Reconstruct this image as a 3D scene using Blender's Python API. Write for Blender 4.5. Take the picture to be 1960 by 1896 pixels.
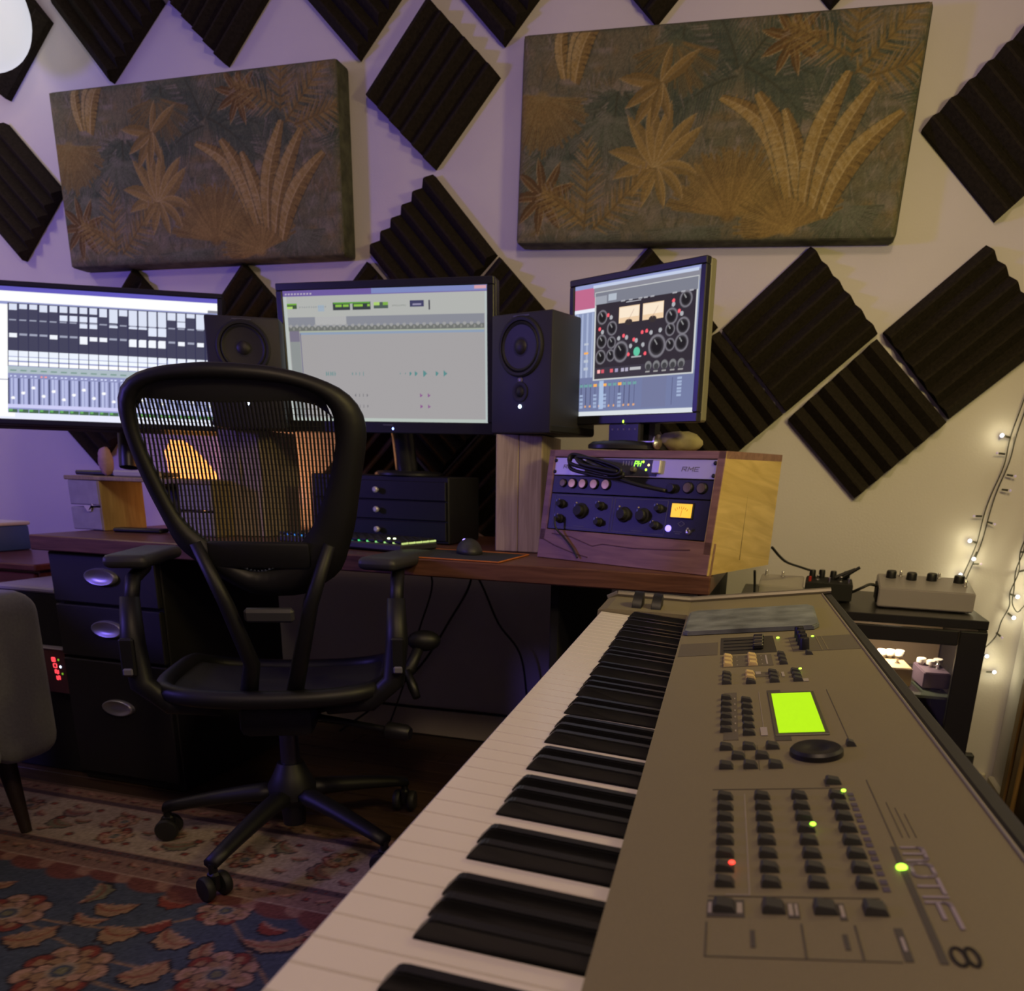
import bpy, bmesh, math, random
import numpy as np
from mathutils import Matrix, Vector

random.seed(7)
rng = np.random.default_rng(7)
PI = math.pi
SC = bpy.context.scene
for o in list(bpy.data.objects):
    bpy.data.objects.remove(o)
COL = SC.collection


def lin(c):
    return tuple(((v / 255.0) / 12.92) if v / 255.0 <= 0.04045 else (((v / 255.0) + 0.055) / 1.055) ** 2.4 for v in c)


# ------------------------------------------------------------------ camera
# room axes: x to the right along the desk wall (y = 0), camera side is -y, z up
cam_d = bpy.data.cameras.new('camera')
cam = bpy.data.objects.new('camera', cam_d)
COL.objects.link(cam)
R_ = Vector((0.959, 0.280, 0.029)).normalized()
F_ = Vector((-0.260, 0.921, -0.291)).normalized()
U_ = R_.cross(F_).normalized()
R_ = F_.cross(U_).normalized()
cam.matrix_world = Matrix(((R_.x, U_.x, -F_.x, 0.737), (R_.y, U_.y, -F_.y, -2.609), (R_.z, U_.z, -F_.z, 0.951), (0, 0, 0, 1)))
cam_d.sensor_fit = 'HORIZONTAL'
cam_d.sensor_width = 36.0
cam_d.lens = 36.0 * 1519.88 / 1960.0
cam_d.shift_x = -(1062.12 - 980.0) / 1960.0
cam_d.shift_y = (1368.66 - 948.0) / 1960.0
cam_d.clip_start = 0.02
cam_d.dof.use_dof = True
cam_d.dof.focus_distance = 1.05
cam_d.dof.aperture_fstop = 9.0
SC.camera = cam

# ------------------------------------------------------------------ world and lights
world = bpy.data.worlds.new('world')
SC.world = world
world.use_nodes = True
bg = world.node_tree.nodes['Background']
bg.inputs[0].default_value = (0.5, 0.42, 0.6, 1)
bg.inputs[1].default_value = 0.012

SC.view_settings.view_transform = 'Standard'
SC.view_settings.look = 'None'
SC.view_settings.gamma = 1.0
SC.view_settings.use_curve_mapping = False
SC.view_settings.exposure = 0.0
try:
    SC.cycles.use_denoising = True
    SC.cycles.max_bounces = 6
    SC.cycles.sample_clamp_indirect = 3.0
    SC.cycles.caustics_reflective = False
    SC.cycles.caustics_refractive = False
except Exception:
    pass


def light(name, kind, loc, energy, color, size=0.1, target=None, spread=None):
    d = bpy.data.lights.new(name, kind)
    d.energy = energy
    d.color = color
    if kind == 'AREA':
        d.shape = 'DISK'
        d.size = size
        if spread:
            d.spread = spread
    else:
        d.shadow_soft_size = size
    o = bpy.data.objects.new(name, d)
    COL.objects.link(o)
    o.location = loc
    if target is not None:
        o.rotation_euler = (Vector(target) - Vector(loc)).to_track_quat('-Z', 'Y').to_euler()
    return o


# violet LED lamp in the left rear of the room, warm lamps on the right
light('violet_lamp_light', 'AREA', (-2.55, -2.3, 1.45), 21.0, (0.22, 0.15, 1.0), 0.35, (-0.2, 0.0, 1.2))
light('warm_lamp_light', 'AREA', (0.9, -2.9, 2.45), 13.5, (1.0, 0.72, 0.46), 0.35, (-0.2, -0.2, 0.9))
light('right_lamp_light', 'AREA', (1.36, -1.35, 1.55), 8.0, (1.0, 0.80, 0.26), 0.25, (0.5, -0.6, 1.0))
light('left_fill_light', 'POINT', (-2.3, -0.75, 2.2), 6.0, (1.0, 0.82, 0.48), 0.10)  # added fill, no lamp stands here; extends the globe lamp's warm light

# ------------------------------------------------------------------ materials
MATS = {}


def mat(name, col, rough=0.6, metal=0.0, spec=0.5, noise=0.0, nscale=30.0, bump=0.0, bscale=200.0, emit=None, estr=0.0, alpha=1.0, trans=0.0, sheen=0.0, coat=0.0):
    if name in MATS:
        return MATS[name]
    m = bpy.data.materials.new(name)
    m.use_nodes = True
    nt = m.node_tree
    p = nt.nodes['Principled BSDF']
    p.inputs['Base Color'].default_value = (*col, 1)
    p.inputs['Roughness'].default_value = rough
    p.inputs['Metallic'].default_value = metal
    p.inputs['Specular IOR Level'].default_value = spec
    p.inputs['Transmission Weight'].default_value = trans
    p.inputs['Sheen Weight'].default_value = sheen
    p.inputs['Coat Weight'].default_value = coat
    tc = nt.nodes.new('ShaderNodeTexCoord')
    if noise > 0:
        n = nt.nodes.new('ShaderNodeTexNoise')
        n.inputs['Scale'].default_value = nscale
        n.inputs['Detail'].default_value = 4
        nt.links.new(tc.outputs['Object'], n.inputs['Vector'])
        r = nt.nodes.new('ShaderNodeValToRGB')
        r.color_ramp.elements[0].position = 0.3
        r.color_ramp.elements[1].position = 0.7
        r.color_ramp.elements[0].color = (*[max(0, c * (1 - noise)) for c in col], 1)
        r.color_ramp.elements[1].color = (*[min(1, c * (1 + noise)) for c in col], 1)
        nt.links.new(n.outputs['Fac'], r.inputs['Fac'])
        nt.links.new(r.outputs['Color'], p.inputs['Base Color'])
    if bump > 0:
        n2 = nt.nodes.new('ShaderNodeTexNoise')
        n2.inputs['Scale'].default_value = bscale
        n2.inputs['Detail'].default_value = 3
        nt.links.new(tc.outputs['Object'], n2.inputs['Vector'])
        b = nt.nodes.new('ShaderNodeBump')
        b.inputs['Strength'].default_value = bump
        b.inputs['Distance'].default_value = 0.002
        nt.links.new(n2.outputs['Fac'], b.inputs['Height'])
        nt.links.new(b.outputs['Normal'], p.inputs['Normal'])
    if emit is not None:
        p.inputs['Emission Color'].default_value = (*emit, 1)
        p.inputs['Emission Strength'].default_value = estr
    MATS[name] = m
    return m


def wood(name, c1, c2, scale=6.0, stretch=(1, 12, 12), rough=0.5, knots=False, rot=(0, 0, 0)):
    if name in MATS:
        return MATS[name]
    m = bpy.data.materials.new(name)
    m.use_nodes = True
    nt = m.node_tree
    p = nt.nodes['Principled BSDF']
    p.inputs['Roughness'].default_value = rough
    tc = nt.nodes.new('ShaderNodeTexCoord')
    mp = nt.nodes.new('ShaderNodeMapping')
    mp.inputs['Scale'].default_value = stretch
    mp.inputs['Rotation'].default_value = rot
    nt.links.new(tc.outputs['Object'], mp.inputs['Vector'])
    n = nt.nodes.new('ShaderNodeTexNoise')
    n.inputs['Scale'].default_value = scale
    n.inputs['Detail'].default_value = 6
    n.inputs['Distortion'].default_value = 1.2
    nt.links.new(mp.outputs['Vector'], n.inputs['Vector'])
    r = nt.nodes.new('ShaderNodeValToRGB')
    r.color_ramp.elements[0].position = 0.32
    r.color_ramp.elements[1].position = 0.68
    r.color_ramp.elements[0].color = (*c1, 1)
    r.color_ramp.elements[1].color = (*c2, 1)
    nt.links.new(n.outputs['Fac'], r.inputs['Fac'])
    nt.links.new(r.outputs['Color'], p.inputs['Base Color'])
    b = nt.nodes.new('ShaderNodeBump')
    b.inputs['Strength'].default_value = 0.15
    b.inputs['Distance'].default_value = 0.001
    nt.links.new(n.outputs['Fac'], b.inputs['Height'])
    nt.links.new(b.outputs['Normal'], p.inputs['Normal'])
    MATS[name] = m
    return m


def paint_mat(name, emission=False, strength=1.0, rough=0.9, bump=0.0, bscale=600.0):
    """colour comes from the mesh's own printed colour attribute"""
    if name in MATS:
        return MATS[name]
    m = bpy.data.materials.new(name)
    m.use_nodes = True
    nt = m.node_tree
    p = nt.nodes['Principled BSDF']
    a = nt.nodes.new('ShaderNodeAttribute')
    a.attribute_name = 'Col'
    p.inputs['Roughness'].default_value = rough
    if emission:
        p.inputs['Base Color'].default_value = (0.01, 0.01, 0.01, 1)
        p.inputs['Specular IOR Level'].default_value = 0.2
        nt.links.new(a.outputs['Color'], p.inputs['Emission Color'])
        p.inputs['Emission Strength'].default_value = strength
    else:
        p.inputs['Specular IOR Level'].default_value = 0.1
        nt.links.new(a.outputs['Color'], p.inputs['Base Color'])
    if bump:
        tc = nt.nodes.new('ShaderNodeTexCoord')
        n2 = nt.nodes.new('ShaderNodeTexNoise')
        n2.inputs['Scale'].default_value = bscale
        nt.links.new(tc.outputs['Object'], n2.inputs['Vector'])
        b = nt.nodes.new('ShaderNodeBump')
        b.inputs['Strength'].default_value = bump
        b.inputs['Distance'].default_value = 0.002
        nt.links.new(n2.outputs['Fac'], b.inputs['Height'])
        nt.links.new(b.outputs['Normal'], p.inputs['Normal'])
    MATS[name] = m
    return m


def glow(name, col, s):
    return mat('glow_' + name, (0.02, 0.02, 0.02), 0.4, emit=col, estr=s)


# ------------------------------------------------------------------ mesh building
I4 = Matrix.Identity(4)


def TR(loc=(0, 0, 0), rz=0.0, ry=0.0, rx=0.0):
    return Matrix.Translation(loc) @ Matrix.Rotation(rz, 4, 'Z') @ Matrix.Rotation(ry, 4, 'Y') @ Matrix.Rotation(rx, 4, 'X')


class MB:
    def __init__(self):
        self.bm = bmesh.new()
        self.mi = 0

    def _fin(self, geom_faces):
        for f in geom_faces:
            f.material_index = self.mi

    def box(self, c, s, m=I4, bev=0.0, seg=1):
        tmp = bmesh.new()
        bmesh.ops.create_cube(tmp, size=1.0, matrix=Matrix.Diagonal((*s, 1)))
        if bev > 0:
            bmesh.ops.bevel(tmp, geom=list(tmp.edges), offset=min(bev, min(s) * 0.49), segments=seg, affect='EDGES', profile=0.5)
        return self._merge(tmp, m @ Matrix.Translation(c))

    def _merge(self, tmp, m):
        vs = [self.bm.verts.new(m @ v.co) for v in tmp.verts]
        tmp.verts.index_update()
        for f in tmp.faces:
            try:
                nf = self.bm.faces.new([vs[v.index] for v in f.verts])
                nf.material_index = self.mi
            except ValueError:
                pass
        tmp.free()
        return self

    def lathe(self, prof, m=I4, n=24, cap0=True, cap1=True):
        """profile of (r, z) turned about local z"""
        rings = []
        for r, z in prof:
            rings.append([self.bm.verts.new(m @ Vector((r * math.cos(2 * PI * i / n), r * math.sin(2 * PI * i / n), z))) for i in range(n)])
        for a, b in zip(rings[:-1], rings[1:]):
            for i in range(n):
                f = self.bm.faces.new((a[i], a[(i + 1) % n], b[(i + 1) % n], b[i]))
                f.material_index = self.mi
        if cap0:
            f = self.bm.faces.new(list(reversed(rings[0])))
            f.material_index = self.mi
        if cap1:
            f = self.bm.faces.new(rings[-1])
            f.material_index = self.mi
        return self

    def cyl(self, p, q, r, r2=None, n=12):
        p, q = Vector(p), Vector(q)
        d = q - p
        m = Matrix.Translation(p) @ d.to_track_quat('Z', 'Y').to_matrix().to_4x4()
        return self.lathe([(r, 0), (r2 if r2 is not None else r, d.length)], m, n)

    def tube(self, pts, r, n=8, closed=False, radii=None):
        pts = [Vector(p) for p in pts]
        rings = []
        k = len(pts)
        prev = None
        for i, p in enumerate(pts):
            if closed:
                t = pts[(i + 1) % k] - pts[i - 1]
            else:
                t = pts[min(i + 1, k - 1)] - pts[max(i - 1, 0)]
            t.normalize()
            if prev is None:
                a = t.orthogonal().normalized()
            else:
                a = (prev - t * prev.dot(t))
                a = a.normalized() if a.length > 1e-6 else t.orthogonal().normalized()
            prev = a
            b = t.cross(a)
            rr = radii[i] if radii else r
            rings.append([self.bm.verts.new(p + (a * math.cos(2 * PI * j / n) + b * math.sin(2 * PI * j / n)) * rr) for j in range(n)])
        rng_ = range(k) if closed else range(k - 1)
        for i in rng_:
            A, B = rings[i], rings[(i + 1) % k]
            for j in range(n):
                f = self.bm.faces.new((A[j], A[(j + 1) % n], B[(j + 1) % n], B[j]))
                f.material_index = self.mi
        if not closed:
            self.bm.faces.new(list(reversed(rings[0]))).material_index = self.mi
            self.bm.faces.new(rings[-1]).material_index = self.mi
        return self

    def prism(self, poly, z0, z1, m=I4):
        a = [self.bm.verts.new(m @ Vector((x, y, z0))) for x, y in poly]
        b = [self.bm.verts.new(m @ Vector((x, y, z1))) for x, y in poly]
        n = len(poly)
        fs = [self.bm.faces.new(list(reversed(a))), self.bm.faces.new(b)]
        for i in range(n):
            fs.append(self.bm.faces.new((a[i], a[(i + 1) % n], b[(i + 1) % n], b[i])))
        self._fin(fs)
        return self

    def ring(self, outer, inner, m=I4, z0=0.0, z1=0.01, zf=None):
        """closed band between two outlines with the same number of points"""
        n = len(outer)
        zf = zf or (lambda x, y: 0.0)
        L = []
        for pts, z in ((outer, z0), (inner, z0), (inner, z1), (outer, z1)):
            L.append([self.bm.verts.new(m @ Vector((x, y, z + zf(x, y)))) for x, y in pts])
        for k in range(4):
            A, B = L[k], L[(k + 1) % 4]
            for i in range(n):
                f = self.bm.faces.new((A[i], A[(i + 1) % n], B[(i + 1) % n], B[i]))
                f.material_index = self.mi
        return self

    def sphere(self, c, r, m=I4, sc=(1, 1, 1), u=16, v=10, jit=0.0):
        tmp = bmesh.new()
        bmesh.ops.create_uvsphere(tmp, u_segments=u, v_segments=v, radius=r)
        for w in tmp.verts:
            k = 1 + random.uniform(-jit, jit)
            w.co = Vector((w.co.x * sc[0] * k, w.co.y * sc[1] * k, w.co.z * sc[2] * k))
        return self._merge(tmp, m @ Matrix.Translation(c))

    def build(self, name, mats, parent=None, smooth=False, matrix=None):
        me = bpy.data.meshes.new(name)
        bmesh.ops.recalc_face_normals(self.bm, faces=list(self.bm.faces))
        self.bm.to_mesh(me)
        self.bm.free()
        if not isinstance(mats, (list, tuple)):
            mats = [mats]
        for mm in mats:
            me.materials.append(mm)
        if smooth:
            me.shade_smooth()
            if smooth != 'all':
                try:
                    me.set_sharp_from_angle(angle=math.radians(40))
                except Exception:
                    pass
        o = bpy.data.objects.new(name, me)
        COL.objects.link(o)
        if parent is not None:
            o.parent = parent
        if matrix is not None:
            if parent is not None:
                o.matrix_local = matrix
            else:
                o.matrix_world = matrix
        return o


def tag(o, label=None, cat=None, group=None, kind=None):
    if label:
        o['label'] = label
    if cat:
        o['category'] = cat
    if group:
        o['group'] = group
    if kind:
        o['kind'] = kind
    return o


def thing(name, label, cat, matrix=I4, group=None):
    o = bpy.data.objects.new(name, None)
    o.empty_display_size = 0.05
    COL.objects.link(o)
    o.matrix_world = matrix
    return tag(o, label, cat, group)


def copy_part(o, parent=None, matrix=None):
    c = o.copy()
    COL.objects.link(c)
    if parent is not None:
        c.parent = parent
        c.matrix_parent_inverse = Matrix.Identity(4)
    if matrix is not None:
        c.matrix_local = matrix
    return c


def copy_tree(o, matrix, label=None, group=None):
    r = o.copy()
    COL.objects.link(r)
    r.matrix_world = matrix
    if label:
        r['label'] = label
    if group:
        r['group'] = group
    for ch in list(o.children):
        c = copy_part(ch, r)
        c.matrix_local = ch.matrix_local.copy()
        for g in list(ch.children):
            d = copy_part(g, c)
            d.matrix_local = g.matrix_local.copy()
    return r


# ------------------------------------------------------------------ printed patterns (flat print, drawn in code)
class Canvas:
    def __init__(self, w, h, res, base):
        self.w, self.h, self.res = w, h, res
        self.nx, self.ny = int(round(w / res)) + 1, int(round(h / res)) + 1
        self.a = np.empty((self.ny, self.nx, 3), np.float32)
        self.a[:] = base
        self.xs = np.linspace(0, w, self.nx)
        self.ys = np.linspace(0, h, self.ny)

    def _win(self, x0, x1, y0, y1):
        i0, i1 = np.searchsorted(self.xs, [x0, x1])
        j0, j1 = np.searchsorted(self.ys, [y0, y1])
        i0, j0 = max(0, i0 - 1), max(0, j0 - 1)
        i1, j1 = min(self.nx, i1 + 1), min(self.ny, j1 + 1)
        if i1 <= i0 or j1 <= j0:
            return None
        X, Y = np.meshgrid(self.xs[i0:i1], self.ys[j0:j1])
        return (slice(j0, j1), slice(i0, i1)), X, Y

    def _put(self, sl, mask, col, al):
        m = (np.clip(mask, 0, 1) * al)[..., None]
        self.a[sl] = self.a[sl] * (1 - m) + np.array(col, np.float32) * m

    def rect(self, x0, y0, x1, y1, col, al=1.0):
        w = self._win(x0, x1, y0, y1)
        if w is None:
            return
        sl, X, Y = w
        self._put(sl, ((X >= x0) & (X <= x1) & (Y >= y0) & (Y <= y1)).astype(np.float32), col, al)

    def ell(self, cx, cy, rx, ry, col, al=1.0, soft=0.15):
        w = self._win(cx - rx * 1.2, cx + rx * 1.2, cy - ry * 1.2, cy + ry * 1.2)
        if w is None:
            return
        sl, X, Y = w
        d = np.sqrt(((X - cx) / rx) ** 2 + ((Y - cy) / ry) ** 2)
        self._put(sl, (1 + soft / 2 - d) / soft, col, al)

    def line(self, p, q, w0, col, al=1.0, w1=None):
        """tapered stroke, widths at both ends"""
        w1 = w0 if w1 is None else w1
        mw = max(w0, w1) / 2 + self.res
        w = self._win(min(p[0], q[0]) - mw, max(p[0], q[0]) + mw, min(p[1], q[1]) - mw, max(p[1], q[1]) + mw)
        if w is None:
            return
        sl, X, Y = w
        dx, dy = q[0] - p[0], q[1] - p[1]
        L2 = dx * dx + dy * dy + 1e-12
        t = np.clip(((X - p[0]) * dx + (Y - p[1]) * dy) / L2, 0, 1)
        d = np.hypot(X - p[0] - t * dx, Y - p[1] - t * dy)
        hw = (w0 + (w1 - w0) * t) / 2
        self._put(sl, (hw - d) / self.res + 0.5, col, al)

    def path(self, pts, w0, col, al=1.0, w1=None):
        n = len(pts) - 1
        w1 = w0 if w1 is None else w1
        for i in range(n):
            self.line(pts[i], pts[i + 1], w0 + (w1 - w0) * i / n, col, al, w0 + (w1 - w0) * (i + 1) / n)

    def poly(self, pts, col, al=1.0):
        P = np.array(pts)
        w = self._win(P[:, 0].min(), P[:, 0].max(), P[:, 1].min(), P[:, 1].max())
        if w is None:
            return
        sl, X, Y = w
        ins = np.zeros(X.shape, bool)
        n = len(P)
        for i in range(n):
            x0, y0 = P[i]
            x1, y1 = P[(i + 1) % n]
            if y0 == y1:
                continue
            c = ((y0 > Y) != (y1 > Y)) & (X < (x1 - x0) * (Y - y0) / (y1 - y0) + x0)
            ins ^= c
        self._put(sl, ins.astype(np.float32), col, al)


def grid_print(name, cv, mtl, parent, matrix=I4, zf=None, u0=0.0, v0=0.0):
    """mesh grid in local x,y (z out) carrying the canvas colours"""
    nx, ny = cv.nx, cv.ny
    X, Y = np.meshgrid(cv.xs + u0, cv.ys + v0)
    Z = np.zeros_like(X) if zf is None else zf(X - u0, Y - v0)
    co = np.stack([X, Y, Z], -1).reshape(-1, 3).astype(np.float32)
    idx = np.arange(nx * ny).reshape(ny, nx)
    f = np.stack([idx[:-1, :-1], idx[:-1, 1:], idx[1:, 1:], idx[1:, :-1]], -1).reshape(-1, 4)
    me = bpy.data.meshes.new(name)
    me.vertices.add(len(co))
    me.vertices.foreach_set('co', co.ravel())
    me.loops.add(f.size)
    me.loops.foreach_set('vertex_index', f.ravel().astype(np.int32))
    me.polygons.add(len(f))
    me.polygons.foreach_set('loop_start', np.arange(0, f.size, 4, dtype=np.int32))
    me.polygons.foreach_set('loop_total', np.full(len(f), 4, np.int32))
    me.update(calc_edges=True)
    at = me.color_attributes.new('Col', 'FLOAT_COLOR', 'POINT')
    c4 = np.ones((nx * ny, 4), np.float32)
    c4[:, :3] = cv.a.reshape(-1, 3)
    at.data.foreach_set('color', c4.ravel())
    me.materials.append(mtl)
    me.shade_smooth()
    o = bpy.data.objects.new(name, me)
    COL.objects.link(o)
    if parent is not None:
        o.parent = parent
        o.matrix_local = matrix
    else:
        o.matrix_world = matrix
    return o


def frame_m(org, ex, ey, ez):
    return Matrix(((ex[0], ey[0], ez[0], org[0]), (ex[1], ey[1], ez[1], org[1]), (ex[2], ey[2], ez[2], org[2]), (0, 0, 0, 1)))


# common materials
M_black = mat('black_plastic', (0.006, 0.006, 0.007), 0.45)
M_blackm = mat('black_matte', (0.006, 0.006, 0.006), 0.8)
M_rubber = mat('black_rubber', (0.012, 0.012, 0.012), 0.6)
M_dgrey = mat('dark_grey_plastic', (0.035, 0.035, 0.038), 0.5)
M_chrome = mat('chrome', (0.75, 0.74, 0.72), 0.2, 1.0)
M_alu = mat('brushed_aluminium', (0.55, 0.55, 0.56), 0.35, 0.9, noise=0.06, nscale=80)
M_white = mat('white_plastic', (0.75, 0.74, 0.72), 0.45)
M_cable = mat('cable_black', (0.010, 0.010, 0.010), 0.5)
M_led_g = glow('green', (0.45, 1.0, 0.05), 3.0)
M_led_r = glow('red', (1.0, 0.05, 0.03), 3.0)
M_led_b = glow('blue', (0.25, 0.35, 1.0), 4.0)
M_led_w = glow('white_blue', (0.6, 0.75, 1.0), 6.0)

# ================================================================== the room
XL, XR, YF, ZC = -3.3, 1.42, -4.3, 2.66
M_wall = mat('painted_wall', (0.70, 0.66, 0.66), 0.85, noise=0.03, nscale=3, bump=0.25, bscale=160)
M_trim = mat('painted_trim', (0.62, 0.56, 0.46), 0.5)


def struct(name, bx, m, parent=None, bev=0.0):
    b = MB()
    for c, s in bx:
        b.box(c, s, bev=bev)
    o = b.build(name, m, parent)
    if parent is None:
        o['kind'] = 'structure'
    return o


W, D_ = XR - XL, -YF
struct('wall_back', [((XL + W / 2, 0.05, ZC / 2), (W + 0.2, 0.1, ZC))], M_wall)
struct('wall_right', [((XR + 0.05, YF / 2 - 0.0005, ZC / 2), (0.1, D_ - 0.001, ZC))], M_wall)
struct('wall_left', [((XL - 0.05, YF / 2 - 0.0005, ZC / 2), (0.1, D_ - 0.001, ZC))], M_wall)
struct('wall_front', [((XL + W / 2, YF - 0.05, ZC / 2), (W + 0.2, 0.1, ZC))], M_wall)
struct('ceiling', [((XL + W / 2, YF / 2, ZC + 0.05), (W + 0.2, D_ + 0.2, 0.1))], M_wall)
M_floor = wood('floor_wood', (0.030, 0.016, 0.009), (0.075, 0.042, 0.022), 3.0, (1.0, 14, 14), 0.42)
fl = struct('floor', [((XL + W / 2, YF / 2, -0.055), (W + 0.2, D_ + 0.2, 0.09))], M_floor)
# floor boards in front of and under the desk, each its own piece
pl_me = None
bw = 0.085
for r in range(13):
    y = -0.02 - r * bw
    off = (r * 0.37) % 1.0
    for k in range(4):
        x0 = -2.0 + off - 0.5 + k * 0.95
        if pl_me is None:
            b = MB()
            b.box((0, 0, 0), (0.948, bw - 0.0025, 0.010), bev=0.0015)
            pl = b.build('plank', M_floor, fl)
            pl_me = pl.data
        else:
            pl = bpy.data.objects.new('plank', pl_me)
            COL.objects.link(pl)
            pl.parent = fl
        x0 = max(XL + 0.5, min(x0, XR - 0.5))
        pl.location = (x0, y - bw / 2, -0.005)
# baseboards and the door casing on the right wall
struct('baseboard_back', [((XL + W / 2, -0.009, 0.05), (W - 0.04, 0.018, 0.10))], M_trim, bev=0.004)
struct('baseboard_right', [((XR - 0.009, -0.115, 0.05), (0.018, 0.17, 0.10))], M_trim, bev=0.004)
M_casing = wood('casing_wood', (0.20, 0.11, 0.035), (0.34, 0.20, 0.07), 5, (14, 14, 1), 0.45)
tr = struct('trim_1', [((XR - 0.012, -0.225, 1.06), (0.024, 0.045, 2.12)), ((XR - 0.012, -1.155, 1.06), (0.024, 0.045, 2.12)), ((XR - 0.012, -0.69, 2.14), (0.024, 0.975, 0.045))], M_casing, bev=0.004)
dr = struct('door_1', [((XR - 0.006, -0.69, 1.06), (0.012, 0.880, 2.10))], mat('door_dark', (0.045, 0.036, 0.020), 0.4), bev=0.002)
b = MB()
b.box((XR - 0.016, -0.62, 0.062), (0.02, 0.74, 0.035), bev=0.004)
b.build('door_rail', mat('door_rail', (0.10, 0.10, 0.085), 0.35, 0.6), dr)
b = MB()
b.box((XR - 0.018, -0.30, 1.05), (0.012, 0.05, 2.0), bev=0.003)
b.build('door_stile', M_casing, dr)

# ================================================================== foam wedge tiles on the wall
S = 0.3048
M_foam = mat('charcoal_foam', (0.026, 0.021, 0.015), 0.95, spec=0.08, noise=0.25, nscale=120, bump=0.8, bscale=420)


def foam_mesh(name):
    b = MB()
    n = 6
    p = S / n
    prof = [(-S / 2, 0.0)]
    for i in range(n):
        y = -S / 2 + i * p
        prof += [(y + 0.0004, 0.0225), (y + p * 0.5 - 0.003, 0.0505), (y + p * 0.5 + 0.003, 0.0505), (y + p - 0.0004, 0.0225)]
    prof.append((S / 2, 0.0))
    L = []
    for x in (-S / 2, S / 2):
        L.append([b.bm.verts.new((x, y, z)) for y, z in prof])
    k = len(prof)
    for i in range(k):
        b.bm.faces.new((L[0][i], L[0][(i + 1) % k], L[1][(i + 1) % k], L[1][i]))
    b.bm.faces.new(L[0])
    b.bm.faces.new(list(reversed(L[1])))
    return b


FOAM = [
    (-2.031, 2.355, -2.9, '/', 'charcoal foam wedge tile right behind the glowing white globe lamp'),
    (-1.578, 2.369, -4.7, '\\', 'brownish foam tile in the top row, first right of the globe lamp'),
    (-1.145, 2.377, 0.0, '/', 'top row foam tile touching the top edge of the left palm panel'),
    (-0.676, 2.351, 0.0, '\\', 'top row foam tile above the right end of the left palm panel'),
    (-0.210, 2.344, 0.0, '\\', 'top row foam tile between the big black diamond and right palm panel'),
    (0.232, 2.350, 0.0, '/', 'foam tile tip peeking in above the left half of the right palm panel'),
    (0.689, 2.341, 0.0, '\\', 'tiny foam tile tip peeking in above the right half of the right palm panel'),
    (-0.438, 2.049, 1.7, '/', 'large black diamond foam tile hanging between the two palm fabric panels'),
    (-0.443, 1.602, -2.5, '\\', 'stepped foam tile directly under the big black diamond, above centre screen'),
    (1.167, 1.833, -0.8, '\\', 'foam wedge tile at the right frame edge beside the right palm panel'),
    (-2.070, 1.857, -1.0, '\\', 'brown lit foam wedge tile left of the left palm panel, at the frame edge'),
    (-1.587, 1.383, 0.0, '/', 'foam tile whose tip pokes up behind the top of the leftmost screen'),
    (-1.135, 1.386, 0.0, '/', 'foam tile behind the left loudspeaker, tip below the left palm panel'),
    (-0.670, 1.372, 0.0, '/', 'foam tile behind the left part of the centre screen, joined to the stepped tile'),
    (-0.216, 1.369, 0.0, '/', 'foam tile behind the right loudspeaker and the right end of the centre screen'),
    (0.250, 1.378, 0.0, '/', 'foam tile hidden behind the small right screen with only its tip above it'),
    (0.695, 1.361, -2.4, '/', 'foam tile right of the small screen, topmost left of the right cluster'),
    (1.140, 1.346, -2.6, '/', 'rightmost foam wedge tile of the right cluster, warm lit on its right faces'),
    (-1.851, 1.144, 0.0, '\\', 'foam tile under the leftmost screen, left of its stand'),
    (-0.440, 1.140, 0.0, '\\', 'foam tile behind the stand of the centre screen'),
    (0.462, 1.150, -3.0, '\\', 'foam tile behind the wooden rack, right of the small screen foot'),
    (0.909, 1.123, -0.3, '\\', 'lowest foam wedge tile of the right cluster, above the pedals on the glass cabinet'),
    (-0.670, 0.915, 0.0, '/', 'dark foam tile behind the drawer box, left of the centre screen stand'),
    (-0.216, 0.915, 0.0, '/', 'dark foam tile between the drawer box and the pale wooden blocks'),
]
proto = None
for cx, cz, rot, dr_, lab in FOAM:
    th = math.radians(45 + rot + (0 if dr_ == '/' else 90))
    mw = frame_m((cx, -0.0005, cz), (math.cos(th), 0, math.sin(th)), (-math.sin(th), 0, math.cos(th)), (0, -1, 0))
    if proto is None:
        proto = foam_mesh('foam_tile').build('foam_tile', M_foam, None, matrix=mw)
        o = proto
    else:
        o = proto.copy()
        COL.objects.link(o)
        o.matrix_world = mw
    tag(o, lab, 'foam tile', 'charcoal foam wedge tiles on the back wall')

# ================================================================== palm print panels
PW, PH = 1.40, 0.60
GOLD, GOLD2 = (0.33, 0.235, 0.075), (0.22, 0.150, 0.050)
PALE = (0.46, 0.36, 0.16)
GRN, GRN2 = (0.105, 0.125, 0.075), (0.060, 0.080, 0.055)
MAUVE = (0.29, 0.25, 0.19)
pc = Canvas(PW, PH, 0.003, (0.165, 0.150, 0.085))
# mottled ground
for i in range(900):
    x, y = rng.uniform(0, PW), rng.uniform(0, PH)
    pc.ell(x, y, rng.uniform(0.006, 0.035), rng.uniform(0.004, 0.02), [MAUVE, GRN, GRN2, GOLD2, MAUVE][rng.integers(5)], 0.35, 1.2)
for i in range(1500):
    x, y, a, L = rng.uniform(0, PW), rng.uniform(0, PH), rng.uniform(-2.2, -0.9), rng.uniform(0.02, 0.06)
    pc.line((x, y), (x + L * math.cos(a), y + L * math.sin(a)), 0.004, [MAUVE, GRN2, GRN, GRN2][rng.integers(4)], 0.5, 0.001)


def mixc(a, b, t):
    return tuple(x * (1 - t) + y * t for x, y in zip(a, b))


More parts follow.
